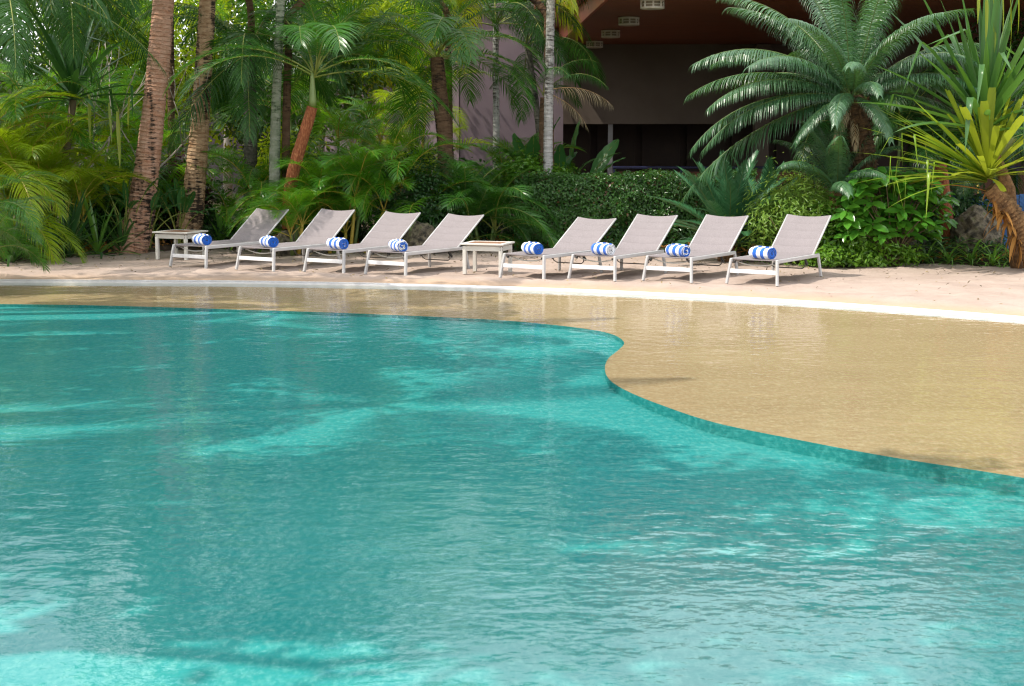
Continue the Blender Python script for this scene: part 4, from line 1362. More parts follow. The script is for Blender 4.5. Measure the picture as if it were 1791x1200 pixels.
palm('slim pale grey-green palm trunk with rusty foot, behind the second lounger', gx(480, Y),
     [at(480, 410, Y), at(480, 360, Y), at(481, 250, Y), at(485, 130, Y), at(491, 0, Y), at(494, -110, Y), at(496, -210, Y)],
     [.115, .108, .09, .076, .070, .066, .064], M['pale_bark'], 'palm', 13, 13, shaft=(.8, .085), ring=0.09, lip=.03)
Y = 27.8
palm('dark grey palm trunk in shade between the coconut palm and the slim pale palm', gx(438, Y),
     [at(437, 425, Y), at(438, 330, Y), at(438, 230, Y), at(437, 150, Y), at(437, 90, Y)],
     [.13, .12, .12, .11, .10], M['dark_bark'], 'dark', 20, 14, ring=0.07, els=[1, 2, 3, 4, 2, 3, 4, 5])
Y = 26.0
palm('leaning palm with smooth orange-red trunk and a green crown of arching fronds', gx(505, Y),
     [at(505, 400, Y), at(508, 330, Y), at(517, 285, Y), at(532, 235, Y), at(547, 186, Y)],
     [.12, .11, .105, .10, .092], M['orange_bark'], 'palm', 15, 15, shaft=(.55, .055), ring=0.2, lip=.01, els=[0, 1, 2, 2, 3, 3, 4], crown_at=at(550, 128, Y))
Y = 28.0
palm('brown trunked palm with drooping crown in front of the mauve wall corner', gx(780, Y),
     [at(785, 420, Y), at(779, 260, Y), at(771, 180, Y), at(764, 100, Y)],
     [.17, .145, .14, .12], M['brown_bark'], 'palm', 20, 16, ring=0.06, els=[1, 2, 3, 4, 3, 4, 5, 2])
Y = 30.0
palm('very slim mottled palm trunk in front of the mauve wall', gx(868, Y),
     [at(868, 430, Y), at(868, 215, Y), at(867, 120, Y), at(867, 40, Y)],
     [.07, .065, .06, .055], M['white_bark'], 'dark', 12, 17, ring=0.08, els=[1, 2, 3, 4, 2, 3])
Y = 27.2
palm('slim white ringed palm trunk at the corner of the pavilion fascia', gx(960, Y),
     [at(958, 430, Y), at(959, 225, Y), at(961, 120, Y), at(963, 10, Y), at(964, -15, Y)],
     [.085, .08, .075, .07, .068], M['white_bark'], 'dark', 9, 18, shaft=(.7, .07), ring=0.075, els=[0, 1, 1, 2])
Y = 27.6
rr = root('palm_tree', gx(946, Y), 0, 'short dark palm with one bleached dead frond hanging before the pavilion wall', 'palm tree')
trunk_obj(rr, [at(948, 430, Y), at(948, 240, Y), at(950, 170, Y)], [.06, .055, .05], M['brown_bark'], .07, 10)
crown(rr, at(950, 162, Y), 'dark', 6, .4, .55, 19, [1, 2, 2, 3])
for k, (az, s, q) in enumerate(((12, .78, 0), (-8, .62, 1))):
    o = link('dead_frond', FR['dead'][q][1][k], rr, at(950, 160, Y) - Vector(rr.location), (R(12), 0, R(az)), (s, s, s))
    o['label'] = 'bleached dead frond'
# sunlit palms whose drooping fronds enter at the top edge
for (px, py, Y, kind, sd, lab, n, bx) in (
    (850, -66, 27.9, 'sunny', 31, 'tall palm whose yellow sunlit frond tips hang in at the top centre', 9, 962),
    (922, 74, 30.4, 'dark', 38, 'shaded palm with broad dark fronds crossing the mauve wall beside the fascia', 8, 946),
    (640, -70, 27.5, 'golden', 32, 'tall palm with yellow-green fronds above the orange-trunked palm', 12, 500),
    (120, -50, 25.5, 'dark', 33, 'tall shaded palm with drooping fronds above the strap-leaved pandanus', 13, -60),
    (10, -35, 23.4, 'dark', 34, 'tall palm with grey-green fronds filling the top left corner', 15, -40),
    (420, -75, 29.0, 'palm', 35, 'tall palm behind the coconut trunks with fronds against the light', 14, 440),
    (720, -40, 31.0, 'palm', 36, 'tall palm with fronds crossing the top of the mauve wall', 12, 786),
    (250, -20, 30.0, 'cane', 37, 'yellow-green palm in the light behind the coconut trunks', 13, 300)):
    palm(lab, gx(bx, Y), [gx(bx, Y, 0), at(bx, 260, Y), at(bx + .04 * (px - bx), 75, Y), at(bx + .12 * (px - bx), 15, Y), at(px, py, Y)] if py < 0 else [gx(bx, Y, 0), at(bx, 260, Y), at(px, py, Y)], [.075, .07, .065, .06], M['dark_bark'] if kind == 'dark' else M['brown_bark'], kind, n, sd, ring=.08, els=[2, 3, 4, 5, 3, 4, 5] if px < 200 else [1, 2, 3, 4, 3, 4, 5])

# ------------------------------------------------------------------ CANE PALM CLUMPS
clump('golden cane palm with arching yellow-green fronds low at the left edge', gx(-20, 25.0), 5, 'golden', 9, 41, .35, (.5, 1.9), (.8, 1.1), [0, 1, 1, 2, 3, 4])
clump('golden cane palm arching over the left end of the sand', gx(55, 25.2), 4, 'golden', 8, 42, .3, (.3, 1.2), (.85, 1.15), [0, 1, 1, 2, 3])
clump('golden cane palm between the crinum and the pandanus stem', gx(112, 25.8), 4, 'golden', 7, 58, .3, (.3, 1.0), (.6, .85), [0, 0, 1, 2, 3])
clump('tall green cane palm at the left edge behind the golden one', gx(25, 26.8), 5, 'cane', 8, 43, .6, (1.6, 3.0), (.8, 1.1), [0, 1, 2, 3])
clump('bright cane palm clump behind the third lounger', gx(600, 25.9), 6, 'cane', 8, 44, .45, (.3, 1.0), (.62, .85), [0, 1, 1, 2, 3])
clump('low cane palm hiding the foot of the orange trunk', gx(512, 25.7), 4, 'cane', 8, 59, .25, (.2, .7), (.5, .68), [0, 1, 1, 2, 3])
clump('cane palm clump with fine fronds behind the gap between the second and third loungers', gx(540, 26.8), 4, 'cane', 8, 45, .4, (.5, 1.3), (.6, .85), [0, 1, 2, 3])
clump('feathery cane palm behind the fourth lounger', gx(672, 26.8), 5, 'cane', 8, 46, .4, (.4, 1.5), (.6, .9), [0, 1, 2, 3])
clump('dark green cane palm beside the hedge behind the middle table', gx(850, 26.6), 6, 'palm', 8, 47, .3, (.2, .8), (.5, .8), [0, 0, 1, 1, 2, 3])
clump('cane palm rising above the hedge in front of the mauve wall', gx(905, 29.0), 4, 'cane', 7, 48, .4, (.5, 1.4), (.55, .75), [0, 1, 1, 2])
clump('low cane palm beside the slim pale palm foot', gx(420, 27.5), 4, 'cane', 7, 49, .4, (.4, 1.3), (.6, .9), [0, 1, 2, 3])
clump('cane palm between the two coconut trunks', gx(310, 28.0), 4, 'cane', 7, 50, .4, (.6, 2.0), (.6, .9), [0, 1, 2, 3])
clump('green cane palm deep in the garden behind the left coconut trunk', gx(195, 28.5), 5, 'palm', 7, 51, .6, (.8, 2.4), (.6, .9), [0, 1, 2, 3])
clump('yellow-green cane palm in the light in front of the mauve side wall', gx(700, 32.0), 5, 'golden', 7, 52, .6, (.8, 2.6), (.6, .9), [0, 1, 2, 3])
clump('low palm with grey-green fronds above the hedge beside the pavilion', gx(1000, 28.6), 4, 'palm', 7, 53, .3, (.5, 1.0), (.4, .6), [0, 1, 2, 3])
clump('cane palm filling the space behind the orange trunk', gx(570, 30.5), 5, 'cane', 8, 54, .6, (1.0, 2.6), (.7, 1.0), [0, 1, 2, 3])
clump('palm thicket behind the big cycad', gx(1560, 29.0), 5, 'dark', 8, 55, .7, (1.0, 2.6), (.7, 1.0), [0, 1, 2, 3])
clump('dark palm behind the pandanus at the right edge', gx(1760, 27.0), 5, 'dark', 8, 56, .7, (1.2, 2.8), (.7, 1.0), [0, 1, 2, 3])
# a nearer palm outside the left edge whose soft frond hangs into the picture
clump('dark green palm drooping over the sand at the lower left edge', (-7.45, 20.9, -0.05), 4, 'palm', 8, 57, .3, (.5, .9), (.45, .6), [1, 2, 3, 4])

# ------------------------------------------------------------------ CYCADS
def cycad():
    Y = 24.0
    r = root('cycad', gx(1515, Y), 0, 'large cycad with shaggy trunk and long arching glossy fronds', 'cycad')
    top = at(1490, 168, Y)
    mb_pts = [at(1522, 440, Y), at(1518, 360, Y), at(1508, 260, Y), top]
    trunk_obj(r, mb_pts, [.22, .20, .19, .17], M['darkshaggy'], .07, 16, lip=.13, seed=4)
    # old leaf bases
    rnd = random.Random(3)
    mb = MB()
    for i in range(170):
        t = rnd.random()
        q = Vector(mb_pts[0]).lerp(Vector(mb_pts[-1]), t) - Vector(r.location)
        a = rnd.uniform(0, 6.28)
        d = Vector((math.cos(a), math.sin(a), 0))
        mb.tube([q + d * .17, q + d * .24 + Vector((0, 0, .05)), q + d * .27 + Vector((0, 0, .10 * rnd.choice((-1, 1))))], [.022, .016, .004], 5)
    o = mb.obj('leaf_base', M['darkshaggy'], r); o['kind'] = 'stuff'
    T = FR['cycad']
    c = top - Vector(r.location)
    # (azimuth, tier, scale): left-reaching ones follow the photograph
    spec = [(178, 1, 1.0), (184, 2, 1.05), (172, 3, 1.0), (190, 3, .95), (180, 4, 1.05), (196, 4, 1.0), (186, 5, 1.2), (168, 2, .9), (205, 2, .85), (160, 1, .95),
            (150, 0, 1.0), (120, 1, .95), (95, 0, 1.0), (70, 1, .9), (40, 0, 1.0), (20, 1, 1.0), (5, 2, 1.0), (-12, 2, .95), (28, 3, .9), (-30, 3, .8),
            (230, 1, .8), (262, 2, .62), (280, 3, .55), (245, 4, .6), (300, 1, .8), (330, 2, .8), (-5, 4, .8), (215, 0, 1.0), (290, 0, 1.05), (350, 0, 1.0), (110, 2, 1.0), (60, 3, 1.0), (135, 3, 1.0), (292, 5, .55), (225, 5, .6)]
    for az, k, s in spec:
        m = rnd.choice(T[k][1])
        link('frond', m, r, c + Vector((0.08 * math.cos(R(az)), 0.08 * math.sin(R(az)), 0)), (R(rnd.uniform(-10, 10)), R(rnd.uniform(-4, 4)), R(az)), (s, s, s))
    for az, k, s in ((240, 1, .5), (275, 2, .45), (210, 2, .5)):
        o = link('dead_frond', FR['dead'][k][1][0], r, c + Vector((0, 0, -.15)), (0, 0, R(az)), (s, s, s)); o['label'] = 'rusty dead frond'
cycad()
def cycad2(label, c, kind, n, seed, h, tiers, s, azs=None):
    r = root('cycad', c, 0, label, 'cycad')
    MB().tube([(0, 0, -.05), (0, 0, h * .6), (0, 0, h)], [.15, .16, .11], 12).obj('trunk', M['shaggy'], r, smooth=True)
    rnd = random.Random(seed)
    for i in range(n):
        k = tiers[int(i / n * len(tiers))]
        a = i * 137.5 + rnd.uniform(-10, 10)
        sc = rnd.uniform(*s)
        link('frond', rnd.choice(FR[kind][k][1]), r, (0, 0, h * .97), (R(rnd.uniform(-7, 7)), R(rnd.uniform(-4, 4)), R(a)), (sc, sc, sc))
cycad2('smaller cycad with arching dark glossy fronds under the large one', gx(1462, 23.85), 'cycad', 17, 61, 1.12, [0, 0, 1, 1, 2, 2, 3], (.46, .62))
cycad2('sago cycad with stiff blue-green fronds fanning behind the seventh lounger', gx(1272, 24.6), 'sago', 34, 62, .28, [0, 0, 1, 1, 2, 2, 3, 3, 4], (.85, 1.02))
cycad2('low cycad with dark fronds behind the light green bush', gx(1330, 25.6), 'sago', 22, 63, .25, [0, 1, 1, 2, 3], (.8, 1.0))

# ------------------------------------------------------------------ STRAP-LEAVED PLANTS
Y = 25.8
b = gx(128, Y)
r = rosette('pandanus with broad dark green strap leaves high behind the golden palm', b, 'pandanus', 'pandanus', 34, 1.75, .125, M['darkstrap'], 71, (86, 0), (8, 35), kinkp=.3, c_off=at(128, 165, Y) - b)
MB().tube([Vector((-0.55, 0.1, 0)), (at(112, 300, Y) - b), (at(128, 175, Y) - b)], [.07, .06, .06], 10).obj('stem', M['stem'], r, smooth=True)
for k, (px, py, s, az) in enumerate(((156, 166, .42, -80), (190, 180, .36, -60), (226, 170, .30, -100), (205, 195, .5, -70))):
    m = strap_mesh(1.9, .13, -78, 10, M['yellowstrap'], 'dead_leaf', k)
    o = link('dead_leaf', m, r, at(px, py, Y - .25) - b, (0, 0, R(az)), (s, s, s)); o['label'] = 'yellowed hanging leaf'
rosette('dark green strap-leaved crinum on the sand edge at the left', gd(118, .05), 'crinum', 'crinum_lily', 30, 1.25, .075, M['darkstrap'], 72, (85, 15), (10, 55), kinkp=.3)
rosette('second crinum with long leaves leaning toward the coconut trunk', gd(170, .05), 'crinum', 'crinum_lily', 24, 1.1, .07, M['brightstrap'], 73, (80, 10), (10, 60), kinkp=.3)
rosette('low strap-leaved clump between the crinum and the left edge', gd(60, .2), 'lily', 'crinum_lily', 22, .8, .05, M['strap'], 74, (80, 10), (20, 70))
rosette('bright variegated lily in the light behind the first lounger', gd(385, .3), 'lily', 'lily_plant', 26, .75, .05, M['brightstrap'], 75, (80, 20), (20, 80))
rosette('broad-leaved lily at the foot of the dark grey palm trunk', gd(418, .5), 'lily', 'lily_plant', 20, .7, .09, M['brightstrap'], 76, (75, 15), (30, 80))
rosette('lime green tufted plant behind the first loungers seat', gd(505, .15), 'lily', 'lily_plant', 20, .3, .035, M['yellowstrap'], 77, (70, 10), (30, 80))

# pandanus at the right
Y = 23.0
b = gx(1750, Y)
r = rosette('tall pandanus with long upright grey-green sword leaves at the right edge', b, 'pandanus', 'pandanus', 58, 2.15, .13, M['strap'], 81, (88, 8), (2, 26), kinkp=.35, c_off=at(1722, 222, Y) - b, srange=(.8, 1.15), chan=.45)
MB().tube([Vector((.3, .1, 0)), at(1765, 330, Y) - b, at(1722, 235, Y) - b], [.10, .09, .09], 10).obj('stem', M['shaggy'], r, smooth=True)
rosette(None, b, None, None, 16, 1.3, .115, M['brightstrap'], 82, (85, 55), (2, 15), c_off=at(1724, 215, Y) - b, rr=r)
for k in range(10):
    px, py = 1712 + k * 9 + (k % 3) * 4, -20 + (k * 37) % 60
    m = strap_mesh(.75, .055, -84, 8, M['yellowstrap'], 'dead_leaf', k + 5)
    o = link('dead_leaf', m, r, at(px, py - 30, Y - .3) - b, (0, 0, R(-90 + k * 13))); o['label'] = 'yellow hanging leaf tip'
Y = 22.6
b = gx(1800, Y)
cc = at(1726, 308, Y) - b
r = rosette('low pandanus with yellow-green blunt-cut leaves on a leaning shaggy trunk', b, 'pandanus', 'pandanus', 60, 1.32, .115, M['yellowstrap'], 83, (74, 4), (0, 20), cutp=.85, c_off=cc + Vector((0, 0, .06)), srange=(.75, 1.05), chan=.25)
rosette(None, b, None, None, 30, 1.85, .062, M['limestrap'], 84, (40, 4), (8, 26), kinkp=.4, c_off=cc, rr=r, az=(148, 222))
pts = [at(1815, 470, Y), at(1795, 415, Y), at(1768, 370, Y), at(1730, 328, Y)]
trunk_obj(r, pts, [.15, .145, .13, .11], M['shaggy'], .06, 16, lip=.16, seed=8)
rnd = random.Random(9)
for k in range(70):
    t = rnd.uniform(.1, 1) ** .7
    q = Vector(pts[0]).lerp(Vector(pts[-1]), t) - b
    m = strap_mesh(rnd.uniform(.18, .5), .06, -30 - rnd.uniform(0, 50), 30, M['orange_dead'], 'leaf_base', k)
    link('leaf_base', m, r, q, (0, 0, R(rnd.uniform(120, 420))))
for k, az in enumerate((172, 186)):
    m = strap_mesh(.95, .08, 12, 18, M['orange_dead'], 'dead_leaf', k + 50)
    link('dead_leaf', m, r, cc + Vector((0, 0, -.1 - .12 * k)), (0, 0, R(az)))

# spider lilies along the sand edge at the right
LIL = [(1548, .10, .46), (1585, .06, .50), (1622, .1, .54), (1660, .04, .52), (1700, .1, .55), (1738, .05, .5), (1775, .1, .52), (1520, .12, .40)]
words = ['under the low flat boulder', 'just right of the low flat boulder', 'left of the timber post foot', 'at the timber post foot', 'in front of the rounded boulder', 'right of the rounded boulder', 'cut by the right picture edge', 'beside the light green bush']
for k, (px, Y, L) in enumerate(LIL):
    rosette('low spider lily with arching green leaves ' + words[k], gd(px, Y), 'lily', 'spider_lily', 28, L * 1.15, .036, M['brightstrap'], 90 + k, (66, 12), (85, 135), nv=8)

rosette('strap-leaved crinum in front of the golden cane stems at the far left', gd(20, -.05), 'crinum', 'crinum_lily', 30, 1.3, .07, M['strap'], 171, (85, 10), (10, 60), kinkp=.2)
rosette('strap-leaved lily between the far left crinum and the next one', gd(88, -.05), 'crinum', 'crinum_lily', 26, .95, .06, M['strap'], 172, (85, 10), (10, 60), kinkp=.2)
rosette('dark crinum at the foot of the pink coconut trunk', gd(212, .1), 'crinum', 'crinum_lily', 24, .9, .065, M['strap'], 173, (85, 15), (10, 60), kinkp=.2)
# paddle leaves
paddles('paddle-leaved plant in front of the left coconut trunk foot', gd(258, -.05), 'heliconia', 'heliconia', 14, .50, .14, .75, M['banana'], 101, (88, 60), (20, 90))
paddles('paddle-leaved plant between the coconut trunks behind the first table', gd(312, .1), 'heliconia', 'heliconia', 15, .50, .16, .72, M['banana'], 102, (88, 60), (15, 80))
paddles('heliconia left of the crinum leaves beside the pink coconut trunk', gd(222, .1), 'heliconia', 'heliconia', 12, .48, .13, .85, M['banana'], 103, (88, 65), (20, 80))
paddles('banana-leaved plant beside the white ringed palm above the hedge', gx(925, 28.3), 'banana plant', 'banana_plant', 9, 1.1, .30, 1.15, M['banana'], 104, (85, 60), (30, 90))
paddles('banana-leaved plant right of the white ringed palm, before the dark opening', gx(990, 28.6), 'banana plant', 'banana_plant', 9, 1.0, .28, 1.15, M['banana'], 105, (88, 60), (20, 80))
r = root('yellow_leaf_plant', gx(1012, 27.9), 0, 'small plant with one yellowed leaf spear above the hedge', 'plant')
for k in range(6):
    link('leaf', strap_mesh(.8, .05, 60, 20 + 5 * k, M['yellowstrap'] if k == 0 else M['strap'], 'strap_leaf', k), r, (0, 0, .85), (0, 0, R(-10 + k * 61)), (.8, .8, .8))
MB().tube([(0, 0, 0), (0, 0, .88)], [.02, .015], 8).obj('stem', M['stem'], r)

# ------------------------------------------------------------------ HEDGE
def hedge():
    rnd = np.random.RandomState(5)
    x0, x1 = gx(903, 26.6).x, gx(1320, 26.6).x
    yf, yb, zt = 26.5, 27.7, 1.30
    r = root('hedge', ((x0 + x1) / 2, 26.5, 0), 0, 'clipped dark green small-leaved hedge in front of the pavilion', 'hedge')
    off = np.array([(x0 + x1) / 2, 26.5, 0])
    n1, n2, n3 = 17000, 6000, 2500
    P = np.empty((0, 3)); Nn = np.empty((0, 3))
    def add(p, nrm):
        nonlocal P, Nn
        P = np.vstack([P, p]); Nn = np.vstack([Nn, nrm])
    def bul(p):
        return np.array([0.10 * mnoise.noise((a * 1.8, b * 1.8, c * 1.8)) + 0.07 * mnoise.noise((a * 5, b * 5, c * 5)) for a, b, c in p])
    p = np.c_[rnd.uniform(x0, x1, n1), np.full(n1, yf), rnd.uniform(.03, zt, n1)]
    p[:, 1] += bul(p) * 1.3 + rnd.uniform(-.03, .14, n1) + 0.12 * np.clip((p[:, 2] - zt + .2) / .2, 0, 1) ** 2
    add(p, np.tile([0, -1, .45], (n1, 1)))
    p = np.c_[rnd.uniform(x0, x1, n2), rnd.uniform(yf, yb, n2), np.full(n2, zt)]
    p[:, 2] += bul(p) + rnd.uniform(-.09, .03, n2)
    add(p, np.tile([0, -.2, 1], (n2, 1)))
    p = np.c_[np.full(n3, x0), rnd.uniform(yf, yb, n3), rnd.uniform(.03, zt, n3)]
    p[:, 0] += bul(p) + rnd.uniform(0, .1, n3)
    add(p, np.tile([-1, -.2, .3], (n3, 1)))
    Nn = Nn + rnd.normal(size=Nn.shape) * .55
    V, Fc = leaf_cloud(P - off, Nn, .055 * (0.7 + .7 * rnd.rand(len(P))), .55, rnd, droop=.2)
    o = link('foliage', mesh_of('foliage', V, Fc, [M['hedge']]), r); o['kind'] = 'stuff'
    # twiggy dark heart
    mb = MB()
    rr = random.Random(2)
    for k in range(160):
        x = rr.uniform(x0 + .1, x1 - .1) - off[0]; y = rr.uniform(.18, 1.0)
        q = Vector((x + rr.uniform(-.3, .3), y + rr.uniform(-.1, .1), zt - .1))
        mb.tube([(x, y, 0), ((x + q.x) / 2 + .04, y, zt * .5), q], [.018, .013, .006], 5)
    mb.obj('twigs', M['stem'], r)['kind'] = 'stuff'
    mb = MB(); mb.box((0, .62, zt / 2 - .06), (x1 - x0 - .3, .66, zt - .2)); mb.obj('dark_core', M['soil'], r)  # plain dark box added inside to make the hedge opaque
hedge()

# ------------------------------------------------------------------ BUSHES
bush('dark small-leaved shrub between the cane palms, left of the middle table', gx(742, 26.6), (.75, .5, .78), 9000, .055, .6, M['darkshrub'], 111, clumps=60)
bush('low dark shrub behind the middle side table', gx(800, 27.2), (.6, .5, .62), 5000, .06, .6, M['darkshrub'], 112, clumps=40)
bush('light green willow-leaved bush behind the rightmost lounger', gx(1385, 23.9), (.62, .5, .60), 5200, .10, .24, M['willow'], 113, clumps=44, spread=.24, shell=.2)
bush('bright green leafy bush low between the rightmost lounger and the boulder', gx(1470, 23.7), (.50, .4, .46), 4200, .08, .42, M['shrub'], 114, clumps=50)
bush('small bright green sprawling plant at the rightmost lounger leg', gx(1440, 23.3), (.28, .2, .16), 700, .08, .4, M['shrub'], 115, clumps=14)
bush('pale silvery-leaved shrub behind the light green bush', gx(1425, 24.9), (.7, .5, .72), 4200, .08, .3, M['willow'], 116, clumps=50)
bush('burgundy-leaved shrub deep between the coconut trunks', gx(318, 28.0), (.5, .4, .75), 2600, .08, .5, M['burgundy'], 117, clumps=30)
bush('yellow-green leafy shrub left of the pink coconut trunk', gx(195, 27.6), (.8, .5, .8), 5200, .085, .5, M['shrub'], 118, clumps=50)
bush('dark leafy undergrowth behind the crinum', gx(120, 27.0), (1.0, .5, .7), 5200, .085, .5, M['darkshrub'], 119, clumps=50)
bush('leafy undergrowth behind the first table', gx(330, 28.2), (.9, .5, .55), 4200, .08, .5, M['darkshrub'], 120, clumps=40)
bush('leafy undergrowth behind the second lounger', gx(560, 27.6), (1.2, .5, .7), 5200, .085, .4, M['darkshrub'], 121, clumps=50)
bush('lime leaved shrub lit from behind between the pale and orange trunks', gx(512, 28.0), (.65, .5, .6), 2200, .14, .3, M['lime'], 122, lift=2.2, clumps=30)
bush('leafy dark shrub in front of the mauve wall foot', gx(830, 29.5), (1.0, .6, .75), 5000, .08, .5, M['darkshrub'], 123, clumps=50)
bush('low leafy green growth at the foot of the broad-leaved bush', gx(1530, 23.5), (.60, .30, .20), 2200, .085, .4, M['shrub'], 127, clumps=40)
bush('dark growth filling the space behind the broad-leaved bush', gx(1550, 24.9), (.9, .4, .62), 7000, .085, .5, M['darkshrub'], 128, clumps=60)
bush('dark undergrowth behind the timber post', gx(1640, 26.0), (1.0, .5, .62), 5200, .09, .5, M['darkshrub'], 124, clumps=50)
bush('small creeping shrub on the hedge top beside the pavilion', gx(935, 27.3), (.55, .3, .28), 2200, .08, .6, M['shrub'], 125, lift=4.6, clumps=26)
bush('leafy shrub behind the left coconut trunk base', gx(250, 28.2), (.7, .5, .6), 3400, .09, .5, M['shrub'], 126, clumps=40)

def broadleaf_bush():
    """glossy bush: every leaf is its own part, in whorls at the twig ends"""
    Y = 23.5
    b = gx(1560, Y)
    r = root('broadleaf_bush', b, 0, 'glossy broad-leaved bush with whorled leaves left of the timber post', 'bush')
    ms = []
    for k in range(5):
        v, f = [], []
        L, wd = .22, .105
        J = 7
        for j in range(J + 1):
            s = j / J
            hw = wd / 2 * math.sin(math.pi * min(1, s ** 1.25 * .93 + .05)) ** .8
            z = -.22 * L * s ** 2 * (0.5 + .3 * k)
            for u in (-1, 0, 1):
                v.append((L * s, u * hw, z + abs(u) * hw * .3))
        for j in range(J):
            for q in (0, 1):
                f.append((j * 3 + q, j * 3 + q + 1, j * 3 + q + 4, j * 3 + q + 3))
        ms.append(mesh_of('glossy_leaf', v, f, [M['broad']], smooth=True))
    rnd = random.Random(77)
    mb = MB()
    tips = []
    for k in range(900):
        if len(tips) >= 56: break
        px = rnd.uniform(1478, 1655); py = rnd.uniform(300, 408)
        if (px - 1560) ** 2 / 100 ** 2 + (py - 362) ** 2 / 68 ** 2 > 1: continue
        if any(abs(px - a) + abs(py - c) < 17 for a, c, _ in tips): continue
        tips.append((px, py, Y + rnd.uniform(-.3, .35)))
    for i, (px, py, yy) in enumerate(tips):
        p = at(px, py, yy) - b
        m_ = Vector((p.x * .45, p.y * .5, p.z * .5 + .1))
        mb.tube([Vector((rnd.uniform(-.1, .1), 0, 0)), m_, p], [.016, .011, .006], 6)
        tilt = Vector((p.x * .4, -.35, .7)).normalized().to_track_quat('Z', 'Y')
        n = 9
        for q in range(n):
            a = q * 137.5 + rnd.uniform(-15, 15)
            e = tilt @ (Matrix.Rotation(R(a), 3, 'Z') @ Matrix.Rotation(R(-28 + 9 * q % 30), 3, 'Y')).to_quaternion()
            s = rnd.uniform(.85, 1.3)
            o = link('leaf', rnd.choice(ms), r, p + Vector((rnd.uniform(-.02, .02), rnd.uniform(-.02, .02), -.010 * q)), (e @ Matrix.Rotation(R(rnd.uniform(-18, 18)), 3, 'X').to_quaternion()).to_euler(), (s, s, s))
    mb.obj('stem', M['stem'], r, smooth=True)
broadleaf_bush()

# ------------------------------------------------------------------ BROADLEAF TREES BEHIND (left half)
TREES = [
    (60, 33, (0, 0, 4.2), (2.2, 1.4, 2.6), 'canopy', 'bushy green tree deep behind the golden palm', 131),
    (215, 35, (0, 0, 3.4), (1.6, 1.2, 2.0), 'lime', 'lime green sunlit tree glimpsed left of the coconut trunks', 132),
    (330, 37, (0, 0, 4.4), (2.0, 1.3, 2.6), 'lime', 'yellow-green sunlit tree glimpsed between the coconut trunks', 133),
    (520, 36, (0, 0, 3.4), (2.0, 1.3, 2.4), 'canopy', 'leafy tree behind the orange-trunked palm', 134),
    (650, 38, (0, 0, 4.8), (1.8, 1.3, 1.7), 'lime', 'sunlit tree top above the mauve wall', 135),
    (910, 44, (0, 0, 6.4), (2.6, 1.3, 1.8), 'canopy', 'tree crown rising behind the mauve wall roofline', 137),
    (560, 41, (0, 0, 8.6), (3.4, 1.6, 4.6), 'canopy', 'tall dark tree rising behind the orange-trunked palm, far back', 139),
    (760, 43, (0, 0, 9.0), (3.2, 1.6, 4.8), 'canopy', 'tall tree behind the mauve wall corner, far back', 140),
    (400, 44, (0, 0, 8.0), (3.4, 1.6, 4.4), 'canopy', 'tall tree far back between the dark grey and pale palm trunks', 151),
    (30, 46, (0, 0, 5.2), (4.4, 1.6, 3.0), 'canopy', 'tall tree far behind the top left corner', 154),
    (-330, 30, (0, 0, 4.6), (2.6, 1.6, 3.6), 'canopy', 'dense green tree beyond the left picture edge, nearer the palms', 155),
    (-640, 29, (0, 0, 4.6), (2.8, 1.8, 3.8), 'canopy', 'dense green tree farthest beyond the left picture edge', 156),
    (985, 47, (0, 0, 9.6), (3.0, 1.6, 4.6), 'canopy', 'added tall tree far behind the pavilion roof edge', 153),  # added to close the sky gap mirrored in the pool
    (1900, 34, (0, 0, 8.4), (2.8, 1.8, 4.4), 'canopy', 'tall dense tree far beyond the right edge', 152),
    (1900, 31, (0, 0, 4.4), (2.6, 1.8, 3.2), 'canopy', 'dense green tree beyond the right edge', 138),
]
for px, Yt, cen, rad, mt, lab, sd in TREES:
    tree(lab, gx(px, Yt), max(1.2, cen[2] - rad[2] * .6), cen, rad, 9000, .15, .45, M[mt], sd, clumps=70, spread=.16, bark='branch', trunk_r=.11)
# bare twiggy pale branches left of the pink trunk
r = root('frangipani', gx(190, 27.2), 0, 'small tree with pale bare crooked branches left of the pink coconut trunk', 'tree')
rnd = random.Random(14)
def twig(p, d, L, rad, depth):
    pts = [p]
    for k in range(3):
        d = (d + Vector((rnd.uniform(-.35, .35), rnd.uniform(-.25, .25), rnd.uniform(-.05, .3)))).normalized()
        pts.append(pts[-1] + d * L / 3)
    MB().tube(pts, [rad, rad * .9, rad * .8, rad * .62], 7).obj('branch', M['branch'], r, smooth=True)
    if depth:
        for q in range(2 if depth > 1 else 3):
            twig(pts[-1], (d + Vector((rnd.uniform(-.9, .9), rnd.uniform(-.4, .4), rnd.uniform(-.2, .5)))).normalized(), L * .8, rad * .6, depth - 1)
for k in range(3):
    twig(Vector((k * .25 - .2, 0, 0)), Vector((rnd.uniform(-.5, .6), 0, 1)).normalized(), 1.25, .032, 3)

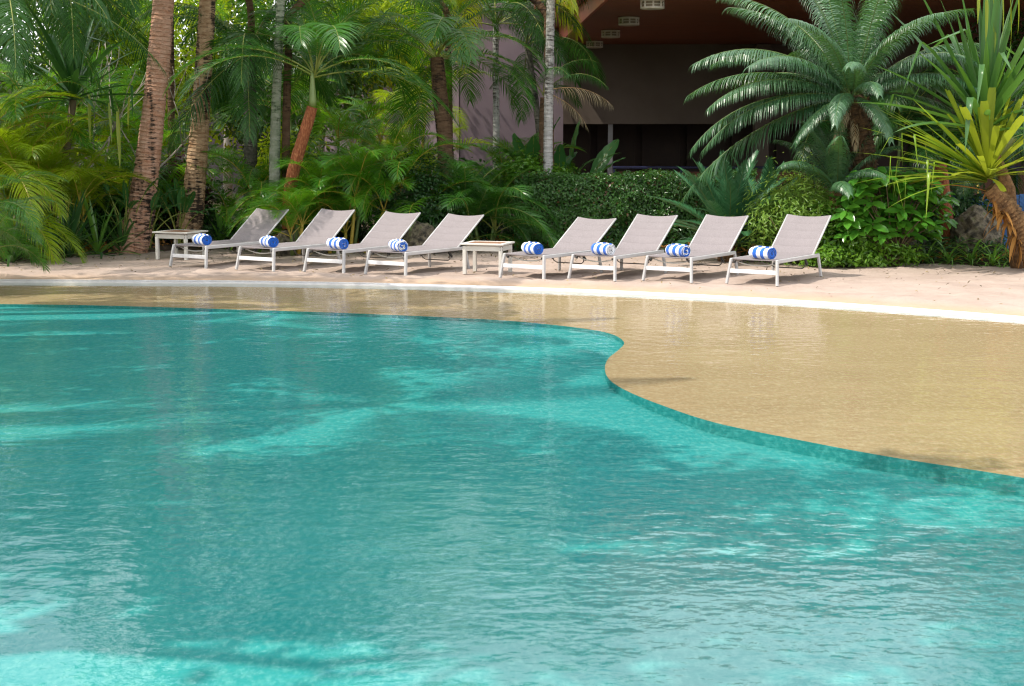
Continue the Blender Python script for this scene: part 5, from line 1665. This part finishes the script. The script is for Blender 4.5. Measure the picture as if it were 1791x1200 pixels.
# ------------------------------------------------------------------ SHADE TREES (left of the frame: they cast the dapples)
SH = [
    ((-10.2, 19.4), (1.4, 0, 8.0), (2.6, 1.7, 1.1), 'spreading shade tree beyond the left end of the sand', 141, 5200),
    ((-9.6, 13.0), (1.2, 0, 7.8), (3.2, 2.6, 1.2), 'spreading shade tree on the left bank of the pool', 142, 9000),
    ((-9.0, 7.6), (2.4, 0, 8.4), (3.8, 1.6, 1.2), 'spreading shade tree over the near left of the pool', 143, 9000),
    ((-9.0, 5.0), (4.4, .6, 8.8), (4.2, 1.5, 1.2), 'wide shade tree leaning over the near water', 146, 8200),
    ((-8.6, 2.2), (3.6, 0, 9.2), (4.6, 1.3, 1.2), 'spreading shade tree beside the near deck', 144, 6200),
]
for (x, y), cen, rad, lab, sd, n in SH:
    tree(lab, (x, y, 0), cen[2] - 1.8, cen, rad, n, .20, .35, M['canopy'], sd, clumps=60, spread=.12, shell=.1, bark='branch', trunk_r=.2)
# leaning palms beside the pool, off the left edge: long trunk shadows across the water
for k, (x, y, h, lab) in enumerate(((-9.0, 17.6, 7.0, 'palm on the left bank near the beach end'), (-8.6, 15.4, 7.6, 'palm on the left bank beside the far water'), (-8.2, 10.8, 8.2, 'palm on the left bank beside the middle water'))):
    palm(lab, (x, y, 0), [Vector((x, y, -.1)), Vector((x + .3, y, h * .35)), Vector((x + .9, y - .1, h * .7)), Vector((x + 1.7, y - .2, h))], [.17, .14, .12, .10], M['coco_b'], 'coco', 13, 150 + k, ring=.08)

# ------------------------------------------------------------------ LITTER
def litter():
    rnd = np.random.RandomState(8)
    P, n = [], 900
    for i in range(n):
        x = rnd.uniform(-8, 7)
        y1, y0 = soil_y(x) + .3, cop_y(x) + .25
        t = rnd.rand() ** (.35 if i % 3 else 1)
        P.append((x, y0 + (y1 - y0) * t, .03))
    P = np.array(P)
    Nn = np.tile([0, 0, 1.], (n, 1)) + rnd.normal(size=(n, 3)) * .35
    V, Fc = leaf_cloud(P, Nn, .02 + .05 * rnd.rand(n), .4, rnd)
    o = link('leaf_litter', mesh_of('leaf_litter', V, Fc, [M['dead'], M['stem']], [int(k % n) % 3 != 0 for k in range(len(Fc))]))
    tag(o, 'small dry fallen leaves scattered on the sand', 'leaf litter', kind='stuff')
    n = 5200
    P = np.array([(x, soil_y(x) + .08 + abs(rnd.normal()) * 1.3, .09) for x in rnd.uniform(-9, 8, n)])
    P[:, 2] += rnd.uniform(-.02, .03, n)
    Nn = np.tile([0, -.3, 1.], (n, 1)) + rnd.normal(size=(n, 3)) * .5
    V, Fc = leaf_cloud(P, Nn, .04 + .08 * rnd.rand(n), .4, rnd)
    o = link('mulch', mesh_of('mulch', V, Fc, [M['dead'] if False else M['orange_dead']]))
    tag(o, 'dry brown leaf mulch under the garden plants', 'mulch', kind='stuff')
    n = 15000
    P = np.array([(x, soil_y(x) + .12 + abs(rnd.normal()) * 1.2, .05 + .34 * rnd.rand() ** 1.5) for x in rnd.uniform(-9, 8, n)])
    keep = np.array([mnoise.noise((p[0] * 1.1, p[1] * 1.1, 4)) > -.05 for p in P])
    P = P[keep]
    Nn = np.tile([0, -.5, 1.], (len(P), 1)) + rnd.normal(size=(len(P), 3)) * .6
    V, Fc = leaf_cloud(P, Nn, .06 + .10 * rnd.rand(len(P)), .3, rnd)
    o = link('groundcover', mesh_of('groundcover', V, Fc, [M['darkshrub']]))
    tag(o, 'low leafy ground cover along the garden edge', 'ground cover', kind='stuff')
litter()
